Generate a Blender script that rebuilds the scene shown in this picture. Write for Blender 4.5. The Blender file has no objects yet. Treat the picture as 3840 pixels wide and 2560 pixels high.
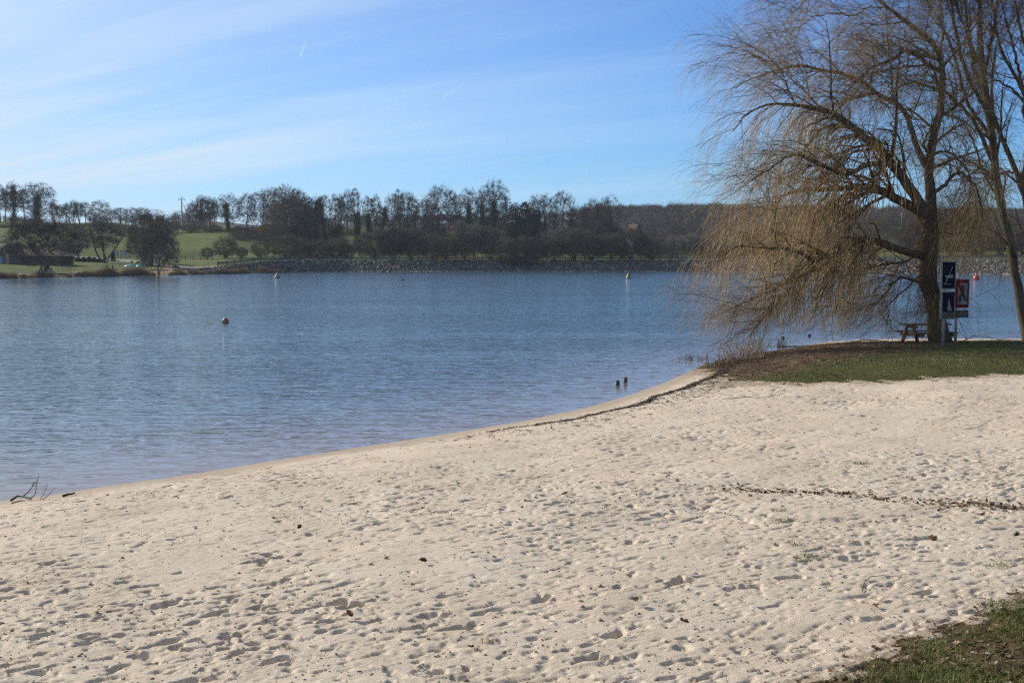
import bpy, math, random
import numpy as np
from mathutils import Vector

R = math.radians
C = bpy.context.scene.collection
scn = bpy.context.scene

# ------------------------------------------------------------------ camera
F = 4300.0                       # focal length in pixels of the 3840 px wide photograph
EYE = 3.5                        # metres above the water
PITCH = math.atan((1280 - 967) / F)
cam_d = bpy.data.cameras.new("camera")
cam_d.sensor_width = 36.0
cam_d.lens = 36.0 * F / 3840
cam_d.clip_start = 0.1
cam_d.clip_end = 30000
cam = bpy.data.objects.new("camera", cam_d)
cam.location = (0, 0, EYE)
cam.rotation_euler = (math.pi / 2 - PITCH, 0, 0)
C.objects.link(cam)
scn.camera = cam

# ------------------------------------------------------------------ sky and sun
SUN_AZ = R(58)                   # left of the view direction
SUN_EL = R(28)
w = bpy.data.worlds.new("World")
scn.world = w
w.use_nodes = True
nt = w.node_tree
nt.nodes.clear()
def N(nt, typ, **kw):
    n = nt.nodes.new(typ)
    for k, v in kw.items():
        if k.startswith('i_'):
            n.inputs[k[2:].replace('_', ' ')].default_value = v
        else:
            setattr(n, k, v)
    return n
def L(nt, a, b):
    nt.links.new(a, b)
def M(nt, op, a, b=None, c=None, clamp=False):
    n = nt.nodes.new('ShaderNodeMath'); n.operation = op; n.use_clamp = clamp
    for i, v in enumerate((a, b, c)):
        if v is None: continue
        if isinstance(v, (int, float)): n.inputs[i].default_value = v
        else: nt.links.new(v, n.inputs[i])
    return n.outputs[0]
def ramp(nt, fac, stops):
    n = nt.nodes.new('ShaderNodeValToRGB')
    el = n.color_ramp.elements
    while len(el) < len(stops): el.new(0.5)
    for e, (p, c) in zip(el, stops):
        e.position = p
        e.color = c if len(c) == 4 else (*c, 1)
    nt.links.new(fac, n.inputs[0])
    return n.outputs[0]
def mixc(nt, fac, a, b, mode='MIX'):
    n = nt.nodes.new('ShaderNodeMix'); n.data_type = 'RGBA'; n.blend_type = mode
    for s, v in ((n.inputs[0], fac), (n.inputs[6], a), (n.inputs[7], b)):
        if isinstance(v, (int, float)): s.default_value = v
        elif isinstance(v, tuple): s.default_value = v if len(v) == 4 else (*v, 1)
        else: nt.links.new(v, s)
    return n.outputs[2]

sky = N(nt, 'ShaderNodeTexSky', sky_type='NISHITA', sun_disc=False, sun_elevation=SUN_EL,
        sun_rotation=-SUN_AZ, altitude=0, air_density=1.15, dust_density=0.0, ozone_density=4.0)
tc = N(nt, 'ShaderNodeTexCoord')
sep = N(nt, 'ShaderNodeSeparateXYZ'); L(nt, tc.outputs['Generated'], sep.inputs[0])
zc = M(nt, 'MAXIMUM', M(nt, 'ADD', sep.outputs[2], 0.12), 0.02)
cx = M(nt, 'DIVIDE', sep.outputs[0], zc)
cy = M(nt, 'DIVIDE', sep.outputs[1], zc)
cmb = N(nt, 'ShaderNodeCombineXYZ'); L(nt, cx, cmb.inputs[0]); L(nt, cy, cmb.inputs[1])
def cirrus(rot, sc, loc, scale, det, rough, dist):
    mp = N(nt, 'ShaderNodeMapping', vector_type='POINT')
    mp.inputs['Rotation'].default_value = (0, 0, R(rot)); mp.inputs['Scale'].default_value = (1, 1, 1)
    L(nt, cmb.outputs[0], mp.inputs[0])
    m2 = N(nt, 'ShaderNodeMapping'); m2.inputs['Scale'].default_value = sc; m2.inputs['Location'].default_value = loc
    L(nt, mp.outputs[0], m2.inputs[0])
    n = N(nt, 'ShaderNodeTexNoise', i_Scale=scale, i_Detail=det, i_Roughness=rough, i_Distortion=dist)
    L(nt, m2.outputs[0], n.inputs['Vector'])
    return n.outputs[0]
f1 = cirrus(27, (0.16, 1.0, 1), (0.2, 0.4, 0), 1.7, 6.0, 0.50, 0.25)
f2 = cirrus(22, (0.12, 0.55, 1), (3.3, 1.7, 0), 1.2, 3.0, 0.5, 0.3)
f3 = cirrus(32, (0.35, 2.8, 1), (1.3, 5.7, 0), 1.8, 5.0, 0.6, 0.5)
streak = M(nt, 'MULTIPLY', ramp(nt, f1, [(0.42, (0, 0, 0)), (0.74, (1, 1, 1))]), ramp(nt, f2, [(0.34, (0, 0, 0)), (0.64, (1, 1, 1))]))
wisp = M(nt, 'MULTIPLY', ramp(nt, f3, [(0.46, (0, 0, 0)), (0.80, (1, 1, 1))]), ramp(nt, f2, [(0.40, (0, 0, 0)), (0.60, (1, 1, 1))]))
# the cirrus sheet thickens towards the west (left of the view)
left = M(nt, 'MULTIPLY_ADD', sep.outputs[0], -1.15, 0.40, clamp=True)
veil = M(nt, 'MULTIPLY', M(nt, 'POWER', left, 1.25), M(nt, 'MULTIPLY_ADD', f1, 0.8, 0.42))
cl = M(nt, 'ADD', M(nt, 'MULTIPLY', M(nt, 'ADD', streak, M(nt, 'MULTIPLY', wisp, 0.45)), M(nt, 'MULTIPLY_ADD', left, 0.36, 0.17)), M(nt, 'MULTIPLY', veil, 0.92), clamp=True)
cl = M(nt, 'MULTIPLY', cl, M(nt, 'MULTIPLY_ADD', sep.outputs[2], 9.0, 0.75, clamp=True))
tint = ramp(nt, M(nt, 'MAXIMUM', sep.outputs[2], 0.0), [(0.0, (0.275, 0.515, 0.98)), (0.08, (0.275, 0.50, 0.82)), (0.22, (0.235, 0.445, 0.75)), (0.42, (0.17, 0.24, 0.35)), (1.0, (0.20, 0.18, 0.175))])
skyt = mixc(nt, 1.0, mixc(nt, 1.0, sky.outputs[0], tint, 'MULTIPLY'), (1.82, 1.82, 1.82), 'MULTIPLY')
skyc = mixc(nt, cl, skyt, (6.6, 8.1, 9.6))
bg = N(nt, 'ShaderNodeBackground', i_Strength=0.10)
L(nt, skyc, bg.inputs[0])
out = N(nt, 'ShaderNodeOutputWorld'); L(nt, bg.outputs[0], out.inputs[0])

SUN_DIR = Vector((-math.sin(SUN_AZ) * math.cos(SUN_EL), math.cos(SUN_AZ) * math.cos(SUN_EL), math.sin(SUN_EL)))
sl = bpy.data.lights.new("sun", 'SUN')
sl.energy = 5.0
sl.angle = R(0.55)
sl.color = (1.0, 0.925, 0.81)
so = bpy.data.objects.new("sun", sl)
so.rotation_euler = SUN_DIR.to_track_quat('Z', 'Y').to_euler()
so.location = SUN_DIR * 100
C.objects.link(so)
scn.view_settings.view_transform = 'Standard'
scn.view_settings.look = 'None'
scn.view_settings.gamma = 1.0
scn.view_settings.exposure = 0.0
scn.cycles.use_denoising = False
scn.cycles.filter_width = 1.3

# ------------------------------------------------------------------ helpers
rng = np.random.default_rng(7)
random.seed(7)
SP, CP = math.sin(PITCH), math.cos(PITCH)

def ray(x, y):
    u, v = (x - 1920) / F, (1280 - y) / F
    return np.array([u, CP + v * SP, -SP + v * CP])
def at(x, y, D):                 # the point of pixel (x, y) at distance D ahead
    d = ray(x, y)
    return np.array([0, 0, EYE]) + d * (D / d[1])
def ground(x, y, z=0.0):
    d = ray(x, y)
    return np.array([0, 0, EYE]) + d * ((z - EYE) / d[2])

def tag(o, label=None, cat=None, group=None, kind=None):
    if label: o['label'] = label
    if cat: o['category'] = cat
    if group: o['group'] = group
    if kind: o['kind'] = kind
    return o
def link(name, me, mats=None, parent=None):
    o = bpy.data.objects.new(name, me)
    C.objects.link(o)
    if mats is not None:
        for m in (mats if isinstance(mats, (list, tuple)) else [mats]): me.materials.append(m)
    if parent is not None: o.parent = parent
    return o
def thing(name, label, cat, loc, rz=0.0, group=None, scale=None):
    o = bpy.data.objects.new(name, None)
    o.empty_display_size = 0.2
    C.objects.link(o)
    o.location = loc
    o.rotation_euler = (0, 0, rz)
    if scale is not None: o.scale = scale
    return tag(o, label, cat, group)

def mesh_np(name, V, Fc, smooth=False, mi=None):
    """V (n,3), Fc (m,k) one face size, or a list of such arrays."""
    me = bpy.data.meshes.new(name)
    V = np.ascontiguousarray(V, dtype=np.float32)
    Fl = [f for f in (Fc if isinstance(Fc, list) else [Fc]) if len(f)]
    me.vertices.add(len(V)); me.vertices.foreach_set('co', V.ravel())
    loops = np.concatenate([f.ravel() for f in Fl]).astype(np.int32)
    tot = np.concatenate([np.full(len(f), f.shape[1], dtype=np.int32) for f in Fl])
    start = np.concatenate([[0], np.cumsum(tot)[:-1]]).astype(np.int32)
    me.loops.add(len(loops)); me.loops.foreach_set('vertex_index', loops)
    me.polygons.add(len(tot))
    me.polygons.foreach_set('loop_start', start)
    try: me.polygons.foreach_set('loop_total', tot)
    except Exception: pass
    if mi is not None: me.polygons.foreach_set('material_index', np.asarray(mi, dtype=np.int32))
    if smooth: me.polygons.foreach_set('use_smooth', np.ones(len(tot), dtype=bool))
    me.update(calc_edges=True)
    me.validate()
    return me
def fattr(me, name, vals):
    a = me.attributes.new(name, 'FLOAT', 'POINT')
    a.data.foreach_set('value', np.ascontiguousarray(vals, dtype=np.float32))

class MB:
    """collects boxes, tubes and prisms into one mesh"""
    def __init__(s): s.v = []; s.f = []; s.m = []
    def add(s, vs, fs, m=0):
        o = len(s.v); s.v += [tuple(map(float, p)) for p in vs]
        s.f += [tuple(i + o for i in f) for f in fs]; s.m += [m] * len(fs)
    def box(s, c, d, rz=0.0, rx=0.0, ry=0.0, m=0):
        from mathutils import Euler
        e = Euler((rx, ry, rz)).to_matrix()
        vs = []
        for sx in (-.5, .5):
            for sy in (-.5, .5):
                for sz in (-.5, .5):
                    vs.append(e @ Vector((sx * d[0], sy * d[1], sz * d[2])) + Vector(c))
        s.add(vs, [(0, 1, 3, 2), (4, 6, 7, 5), (0, 4, 5, 1), (2, 3, 7, 6), (0, 2, 6, 4), (1, 5, 7, 3)], m)
    def bar(s, a, b, wd, th, up=(0, 0, 1), m=0):
        a, b = Vector(a), Vector(b); t = (b - a).normalized(); up = Vector(up)
        x = t.cross(up)
        if x.length < 1e-4: x = t.cross(Vector((1, 0, 0)))
        x.normalize(); y = x.cross(t).normalized()
        vs = []
        for p in (a, b):
            for i, j in ((-.5, -.5), (.5, -.5), (.5, .5), (-.5, .5)): vs.append(p + x * (wd * i) + y * (th * j))
        s.add(vs, [(0, 1, 2, 3), (7, 6, 5, 4), (0, 4, 5, 1), (1, 5, 6, 2), (2, 6, 7, 3), (3, 7, 4, 0)], m)
    def tube(s, pts, rad, n=10, m=0, cap=True):
        pts = [Vector(p) for p in pts]
        rad = rad if isinstance(rad, (list, tuple)) else [rad] * len(pts)
        vs = []
        for i, p in enumerate(pts):
            t = (pts[min(i + 1, len(pts) - 1)] - pts[max(i - 1, 0)]).normalized()
            x = t.cross(Vector((0, 0, 1)))
            if x.length < 1e-3: x = Vector((1, 0, 0))
            x.normalize(); y = t.cross(x).normalized()
            for k in range(n):
                a = 2 * math.pi * k / n
                vs.append(p + (x * math.cos(a) + y * math.sin(a)) * rad[i])
        fs = [(i * n + k, i * n + (k + 1) % n, (i + 1) * n + (k + 1) % n, (i + 1) * n + k) for i in range(len(pts) - 1) for k in range(n)]
        if cap: fs += [tuple(range(n - 1, -1, -1)), tuple(range((len(pts) - 1) * n, len(pts) * n))]
        s.add(vs, fs, m)
    def lathe(s, prof, n=20, c=(0, 0, 0), m=0):
        vs = [(c[0] + r * math.cos(2 * math.pi * k / n), c[1] + r * math.sin(2 * math.pi * k / n), c[2] + z) for r, z in prof for k in range(n)]
        fs = [(i * n + k, i * n + (k + 1) % n, (i + 1) * n + (k + 1) % n, (i + 1) * n + k) for i in range(len(prof) - 1) for k in range(n)]
        fs += [tuple(range(n - 1, -1, -1)), tuple(range((len(prof) - 1) * n, len(prof) * n))]
        s.add(vs, fs, m)
    def build(s, name, mats, parent=None, smooth=False, bevel=0.0):
        me = bpy.data.meshes.new(name)
        me.from_pydata(s.v, [], s.f); me.update()
        me.polygons.foreach_set('material_index', s.m)
        if smooth: me.polygons.foreach_set('use_smooth', [True] * len(s.f))
        o = link(name, me, mats, parent)
        if bevel:
            b = o.modifiers.new('bevel', 'BEVEL'); b.width = bevel; b.segments = 2; b.limit_method = 'ANGLE'
        return o

def copy_tree(o, parent=None):
    c = o.copy(); C.objects.link(c)
    if parent is not None: c.parent = parent
    for ch in list(o.children): copy_tree(ch, c)
    return c

# ------------------------------------------------------------------ materials
def mat(name, col, rough=0.8, var=0.25, scale=3.0, col2=None, bump=0.0, bscale=20.0, spec=0.3, metal=0.0, detail=5.0, stretch=None):
    m = bpy.data.materials.new(name); m.use_nodes = True
    t = m.node_tree; b = t.nodes['Principled BSDF']
    b.inputs['Roughness'].default_value = rough
    b.inputs['Specular IOR Level'].default_value = spec
    b.inputs['Metallic'].default_value = metal
    tcn = N(t, 'ShaderNodeTexCoord')
    vec = tcn.outputs['Object']
    if stretch:
        mp = N(t, 'ShaderNodeMapping'); mp.inputs['Scale'].default_value = stretch
        L(t, vec, mp.inputs[0]); vec = mp.outputs[0]
    n = N(t, 'ShaderNodeTexNoise', i_Scale=scale, i_Detail=detail, i_Roughness=0.6); L(t, vec, n.inputs['Vector'])
    c2 = col2 or tuple(c * (1 - var) for c in col)
    c1 = col if col2 else tuple(min(1, c * (1 + var)) for c in col)
    L(t, ramp(t, n.outputs[0], [(0.33, c2), (0.67, c1)]), b.inputs['Base Color'])
    if bump:
        n2 = N(t, 'ShaderNodeTexNoise', i_Scale=bscale, i_Detail=4.0); L(t, vec, n2.inputs['Vector'])
        bp = N(t, 'ShaderNodeBump', i_Strength=bump, i_Distance=0.02); L(t, n2.outputs[0], bp.inputs['Height'])
        L(t, bp.outputs[0], b.inputs['Normal'])
    return m

def tree_mat(name, col, col2, scale=1.2, rough=0.85, trans=0.0):
    """colour that varies from plant to plant and along the wood"""
    m = bpy.data.materials.new(name); m.use_nodes = True
    t = m.node_tree; b = t.nodes['Principled BSDF']
    b.inputs['Roughness'].default_value = rough
    b.inputs['Specular IOR Level'].default_value = 0.15
    tcn = N(t, 'ShaderNodeTexCoord'); oi = N(t, 'ShaderNodeObjectInfo')
    n = N(t, 'ShaderNodeTexNoise', i_Scale=scale, i_Detail=3.0); L(t, tcn.outputs['Object'], n.inputs['Vector'])
    f = M(t, 'ADD', M(t, 'MULTIPLY', n.outputs[0], 0.8), M(t, 'MULTIPLY_ADD', oi.outputs['Random'], 0.5, -0.15), clamp=True)
    L(t, ramp(t, f, [(0.2, col2), (0.8, col)]), b.inputs['Base Color'])
    return m
# ------------------------------------------------------------------ far terrain: shore, dam, meadows, ridges
def Dz(y, z=0.0): return ground(1920, y, z)[1]
SH_X = np.array([-2600, -800, 0, 330, 700, 1050, 1300, 1950, 2600, 3300, 3840, 4600, 6400], float)
SH_D = np.array([150, 178] + [Dz(y) for y in (1045, 1037, 1031, 1023, 1019, 1016.5, 1017, 1024, 1030)] + [185, 150])
LEFT_S = np.array([-25, -3, 0, 1.5, 6, 20, 35, 60, 75, 90.0]); LEFT_Z = np.array([-2, -.3, 0, .45, .8, 1.4, 2.0, 2.9, 3.2, 3.6])
DAM_S = np.array([-25, -3, 0, 7, 9, 16, 20, 30, 45, 90.0]); DAM_Z = np.array([-2, -.9, 0, 2.75, 2.8, 2.85, 2.5, 3.0, 4.0, 6.0])
RX = np.array([-2600, 0, 450, 650, 850, 1000, 1150, 1350, 1600, 1850, 2000, 2300, 2640, 3000, 3330, 3500, 3840, 6400], float)
RY = np.array([827, 827, 838, 864, 852, 866, 872, 852, 866, 884, 892, 906, 915, 895, 852, 850, 852, 850], float)
FX = np.array([-2600, 0, 450, 650, 760, 1000, 1300, 2000, 2330, 2700, 3840, 6400], float)
FY = np.array([850, 850, 850, 836, 832, 850, 842, 838, 806, 802, 822, 822], float)
RIDGE = 420.0
def tz(px, D):
    """ground height at angle px (pixel column) and distance D; arrays broadcast"""
    px, D = np.broadcast_arrays(np.asarray(px, float), np.asarray(D, float))
    ds = np.interp(px, SH_X, SH_D)
    s = D - ds
    wl = np.clip((px - 700) / 380.0, 0, 1); wl = wl * wl * (3 - 2 * wl)
    z = np.interp(s, LEFT_S, LEFT_Z) * (1 - wl) + np.interp(s, DAM_S, DAM_Z) * wl
    s1 = ds + 88
    z1 = 3.6 * (1 - wl) + 6.0 * wl
    zr = EYE + (967 - np.interp(px, RX, RY)) * RIDGE / F
    zf = EYE + (967 - np.interp(px, FX, FY)) * 820 / F
    t = np.clip((D - s1) / (RIDGE - s1), 0, 1)
    t = t ** 0.9
    z = np.where(D > s1, z1 + (zr - z1) * t, z)
    t2 = np.clip((D - RIDGE) / 60, 0, 1); zmid = np.minimum(zr - 2.5, zf)
    z = np.where(D > RIDGE, zr + (zmid - zr) * t2, z)
    t3 = np.clip((D - 480) / 340, 0, 1); t3 = t3 * t3 * (3 - 2 * t3)
    z = np.where(D > 480, zmid + (zf - zmid) * t3, z)
    t4 = np.clip((D - 820) / 7000, 0, 1)
    z = np.where(D > 820, zf * (1 - t4), z)
    und = 0.35 * np.sin(px * 0.013 + D * 0.05) * np.sin(px * 0.0041 - D * 0.031) * np.clip((s - 60) / 60, 0, 1)
    return z + und
def far(px, D, dz=0.0):
    """world point standing on the far terrain"""
    u = (px - 1920) / F * D / CP
    return np.array([u, D, float(tz(px, D)) + dz])
def hit(px, py):
    """distance at which the ray of a pixel meets the far terrain"""
    Ds = np.linspace(170, 900, 4000)
    d = ray(px, py)
    zr = EYE + d[2] / d[1] * Ds
    k = np.nonzero(tz(px, Ds) > zr)[0]
    return float(Ds[k[0]]) if len(k) else 400.0

pxs = np.linspace(-2600, 6400, 420)
Dg = np.concatenate([np.arange(60, 170, 6), np.arange(170, 340, 0.75), np.geomspace(340, 900, 90), np.geomspace(930, 2600, 20)])
PX, DD = np.meshgrid(pxs, Dg)
Z = tz(PX, DD)
V = np.stack([(PX - 1920) / F * DD / CP, DD, Z], -1).reshape(-1, 3)
ny, nx = PX.shape
idx = np.arange(ny * nx).reshape(ny, nx)
Q = np.stack([idx[:-1, :-1], idx[:-1, 1:], idx[1:, 1:], idx[1:, :-1]], -1).reshape(-1, 4)
pm, dm = PX[:-1, :-1].ravel(), DD[:-1, :-1].ravel()
sm = dm - np.interp(pm, SH_X, SH_D)
wobble = 6 * np.sin(pm * 0.02) + 4 * np.sin(pm * 0.07 + 1)
mi = np.zeros(len(Q), int)                                   # 0 meadow
mi[(pm < 1000) & (sm < 3.2 + 0.1 * wobble)] = 1              # dry bank
mi[(pm > 420) & (pm < 1060) & (sm < np.interp(pm, [420, 560, 800, 1060], [4, 16, 24, 7]) + .4 * wobble)] = 1
mi[(pm > 1000) & (sm < 8.3)] = 2                             # stone under the rock facing
mi[(pm > 930) & (sm >= 8.3) & (sm < 17)] = 3                 # track on the dam
mi[dm > 475] = 4                                             # woodland floor
meadow = bpy.data.materials.new("meadow_grass"); meadow.use_nodes = True
t = meadow.node_tree; b = t.nodes['Principled BSDF']
b.inputs['Roughness'].default_value = 0.9; b.inputs['Specular IOR Level'].default_value = 0.1
g = N(t, 'ShaderNodeNewGeometry')
na = N(t, 'ShaderNodeTexNoise', i_Scale=0.045, i_Detail=5.0, i_Roughness=0.6); L(t, g.outputs['Position'], na.inputs['Vector'])
nb = N(t, 'ShaderNodeTexNoise', i_Scale=0.9, i_Detail=4.0, i_Roughness=0.7); L(t, g.outputs['Position'], nb.inputs['Vector'])
c1 = ramp(t, na.outputs[0], [(0.35, (0.080, 0.105, 0.028)), (0.52, (0.115, 0.138, 0.036)), (0.7, (0.165, 0.158, 0.060))])
c2 = ramp(t, nb.outputs[0], [(0.35, (0.62, 0.62, 0.55)), (0.65, (1.1, 1.1, 1.0))])
L(t, mixc(t, 1.0, c1, c2, 'MULTIPLY'), b.inputs['Base Color'])
dry = mat("dry_bank", (0.30, 0.20, 0.10), 0.95, scale=0.5, col2=(0.12, 0.11, 0.045))
darkstone = mat("wet_stone", (0.07, 0.065, 0.06), 0.8, scale=1.0)
track = mat("gravel_track", (0.24, 0.22, 0.17), 0.95, scale=0.6, col2=(0.15, 0.15, 0.08))
woodfloor = mat("woodland_floor", (0.052, 0.042, 0.034), 0.95, scale=0.05, col2=(0.036, 0.030, 0.024))
terrain = link("terrain", mesh_np("terrain", V, Q, True, mi), [meadow, dry, darkstone, track, woodfloor])
tag(terrain, kind='structure')

# ------------------------------------------------------------------ near shore, as a signed distance to the waterline
SHORE_PX = [(0, 1878), (160, 1860), (330, 1833), (500, 1808), (650, 1788), (980, 1734), (1310, 1682), (1640, 1632), (1960, 1578), (2200, 1528), (2370, 1478),
            (2500, 1432), (2600, 1385), (2640, 1364), (2690, 1357), (2740, 1345), (2820, 1328), (2860, 1319), (2930, 1312), (3010, 1298), (3060, 1287),
            (3120, 1279), (3250, 1277), (3500, 1276), (3840, 1276), (4200, 1272)]
SHORE = np.array([[-45, -40], [-22, -14], [-13.5, 3], [-10, 10.5]] + [list(ground(*p)[:2]) for p in SHORE_PX] + [[45, 58], [90, 66]])
LAND = np.vstack([SHORE, [[90, -40]]])
def sdist(P, poly, closed=False):
    best = np.full(len(P), 1e9)
    n = len(poly) if closed else len(poly) - 1
    for i in range(n):
        a, b = poly[i], poly[(i + 1) % len(poly)]
        e = b - a; q = P - a
        tt = np.clip((q @ e) / (e @ e), 0, 1)
        best = np.minimum(best, ((q - tt[:, None] * e) ** 2).sum(1))
    return np.sqrt(best)
def inside(P, poly):
    r = np.zeros(len(P), bool); x, y = P[:, 0], P[:, 1]; j = len(poly) - 1
    for i in range(len(poly)):
        xi, yi = poly[i]; xj, yj = poly[j]
        if yi != yj:
            r ^= ((yi > y) != (yj > y)) & (x < (xj - xi) * (y - yi) / (yj - yi) + xi)
        j = i
    return r
def signed(P, poly, open_line=None):
    d = sdist(P, poly if open_line is None else open_line, open_line is None)
    return np.where(inside(P, poly), d, -d)

# ------------------------------------------------------------------ water
ths = np.linspace(-1.5, 1.5, 420)
Dw = np.concatenate([[-60, -30, -10, 0], np.geomspace(4, 420, 420)])
TH, DW = np.meshgrid(ths, Dw)
XW = np.where(DW < 4, TH * 60, TH * np.maximum(DW, 40))
V = np.stack([XW, DW, np.zeros_like(XW)], -1).reshape(-1, 3)
ny, nx = XW.shape; idx = np.arange(ny * nx).reshape(ny, nx)
Q = np.stack([idx[:-1, :-1], idx[:-1, 1:], idx[1:, 1:], idx[1:, :-1]], -1).reshape(-1, 4)
me = mesh_np("water", V, Q, True)
sd = signed(V[:, :2].astype(float), LAND, SHORE)
fattr(me, 'shallow', np.exp(-np.clip(-sd, 0, 60) / 6.5))
wm = bpy.data.materials.new("lake_water"); wm.use_nodes = True
t = wm.node_tree; b = t.nodes['Principled BSDF']
b.inputs['IOR'].default_value = 1.333
g = N(t, 'ShaderNodeNewGeometry')
at_ = N(t, 'ShaderNodeAttribute', attribute_name='shallow')
L(t, ramp(t, at_.outputs['Fac'], [(0.0, (0.052, 0.112, 0.185)), (0.4, (0.095, 0.115, 0.155)), (1.0, (0.25, 0.185, 0.16))]), b.inputs['Base Color'])
def waves(rot, sc, scale, detail, dist):
    mp = N(t, 'ShaderNodeMapping'); mp.inputs['Rotation'].default_value = (0, 0, R(rot)); mp.inputs['Scale'].default_value = sc
    L(t, g.outputs['Position'], mp.inputs[0])
    n = N(t, 'ShaderNodeTexNoise', i_Scale=scale, i_Detail=detail, i_Roughness=0.55, i_Distortion=dist); L(t, mp.outputs[0], n.inputs['Vector'])
    return n.outputs[0]
hA = waves(6, (0.45, 1.3, 1), 2.2, 2.5, 0.4)
hB = waves(-16, (0.5, 1.2, 1), 4.6, 1.5, 0.3)
gust = waves(10, (0.03, 0.09, 1), 1.0, 3.0, 0.5)
h = M(t, 'ADD', M(t, 'MULTIPLY', hA, 0.070), M(t, 'MULTIPLY', hB, 0.022))
h = M(t, 'MULTIPLY', h, M(t, 'MULTIPLY_ADD', gust, 2.3, -0.15))
h = M(t, 'MULTIPLY', h, M(t, 'MULTIPLY_ADD', at_.outputs['Fac'], -0.62, 1.0))
bp = N(t, 'ShaderNodeBump', i_Strength=1.0, i_Distance=1.0); L(t, h, bp.inputs['Height'])
L(t, bp.outputs[0], b.inputs['Normal'])
b.inputs['Roughness'].default_value = 0.06
b.inputs['Specular IOR Level'].default_value = 0.5
water = link("water", me, wm); tag(water, kind='structure')

# ------------------------------------------------------------------ beach and grassy spit
def resample(Gr, n, m):
    """smooth (cubic-like) upsampling of a coarse random grid"""
    def Wm(k, n):
        x = np.linspace(1, k - 2.001, n); i = np.floor(x).astype(int); f = x - i
        W = np.zeros((n, k), np.float32)
        c = [-.5 * f + f * f - .5 * f ** 3, 1 - 2.5 * f * f + 1.5 * f ** 3, .5 * f + 2 * f * f - 1.5 * f ** 3, -.5 * f * f + .5 * f ** 3]
        for q in range(4): W[np.arange(n), i + q - 1] += c[q]
        return W
    return Wm(Gr.shape[0], n) @ Gr.astype(np.float32) @ Wm(Gr.shape[1], m).T
HX0, HY0, HW, HH, RES = -14.0, 4.0, 46.0, 44.0, 0.016
HN, HM = int(HH / RES), int(HW / RES)
def vn(cx, cy=None):
    cy = cy or cx
    return resample(rng.normal(size=(int(HH / cy) + 4, int(HW / cx) + 4)), HN, HM)
H = 0.018 * vn(1.6) + 0.0085 * vn(0.55, 0.45)
tramp = np.clip(0.66 + 0.17 * vn(2.6) + 0.20 * vn(1.0), 0.25, 1.05)     # how trampled each patch is
def heavy(q, p): return np.sign(q) * np.abs(q) ** p
def vs(cx, cy, tan=.52):
    """noise stretched along the direction people walk, parallel to the shore"""
    ex = int(HM * tan) + 2
    big = resample(rng.normal(size=(int((HH + HW * tan) / cy) + 6, int(HW / cx) + 4)), HN + ex, HM)
    rows = (np.arange(HN)[:, None] - (np.arange(HM) * tan).astype(int)[None] + ex - 1)
    return np.take_along_axis(big, np.clip(rows, 0, HN + ex - 1), 0)
def pit(q, a): return np.clip(q - a, 0, 1.1) ** .85
rough = 0.30 * vn(0.048, 0.042) + 0.22 * vn(0.09)                      # crumbling edges
q = vs(0.24, 0.105) + rough; H -= 0.036 * pit(q, 1.36) * tramp
q = vs(0.14, 0.062) + rough; H -= 0.030 * pit(q, 1.12) * tramp
q = vs(0.095, 0.045) + .6 * rough; H -= 0.024 * pit(q, 1.0) * tramp
q = vn(0.12, 0.095) + rough; H -= 0.031 * pit(q, 1.32) * tramp
q = vn(0.065, 0.052); H -= 0.019 * pit(q, 1.05) * tramp
q = vs(0.24, 0.055); H += 0.013 * pit(q, 1.3) * tramp
q = vn(0.10, 0.085); H += 0.0018 * q * tramp
q = vn(0.045, 0.038); H += (0.0016 * q + 0.0075 * pit(q, 1.3)) * tramp
warp = 0.24 * vn(0.10) + 0.26 * vn(0.045)
def stamp(x, y, a, bb, ang, dep, rim, sharp, drag=0.0):
    rad = max(a, bb) * 1.9
    i0, i1 = int((y - rad - HY0) / RES), int((y + rad - HY0) / RES) + 1
    j0, j1 = int((x - rad - HX0) / RES), int((x + rad - HX0) / RES) + 1
    if i0 < 0 or j0 < 0 or i1 >= HN or j1 >= HM: return
    yy = (np.arange(i0, i1) * RES + HY0 - y)[:, None]; xx = (np.arange(j0, j1) * RES + HX0 - x)[None, :]
    ca, sa = math.cos(ang), math.sin(ang)
    u = (xx * ca + yy * sa) / a; v = (-xx * sa + yy * ca) / bb
    r = np.sqrt(u * u + v * v) * (1 + warp[i0:i1, j0:j1])
    h = -dep / (1 + np.exp((r - 1) / sharp)) * (1 + 0.45 * u * (r < 1.3))
    h += rim * np.exp(-((r - 1.22) / 0.24) ** 2) * (0.65 + drag * u)
    H[i0:i1, j0:j1] += h.astype(np.float32)
def tr(x, y):
    return tramp[min(HN - 1, max(0, int((y - HY0) / RES))), min(HM - 1, max(0, int((x - HX0) / RES)))]
def onland(x, y): return True
for k in range(3000):
    x, y = rng.uniform(HX0, HX0 + HW), HY0 + HH * rng.uniform() ** 1.25
    if abs(x) > y * 0.62 + 2 or rng.uniform() > tr(x, y): continue
    ang = rng.normal(0.55, 0.7) if rng.uniform() < 0.7 else rng.uniform(0, 6.28)
    stamp(x, y, rng.uniform(.09, .16), rng.uniform(.035, .062), ang, rng.uniform(.008, .036), rng.uniform(.003, .014), rng.uniform(.08, .2), rng.uniform(-.5, .5))
for k in range(9000):
    x, y = rng.uniform(HX0, HX0 + HW), HY0 + HH * rng.uniform() ** 1.25
    if abs(x) > y * 0.62 + 2 or rng.uniform() > 0.25 + tr(x, y): continue
    stamp(x, y, rng.uniform(.03, .075), rng.uniform(.02, .04), rng.uniform(0, 6.28), rng.uniform(-.018, .03), rng.uniform(.002, .010), rng.uniform(.08, .2))
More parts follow.
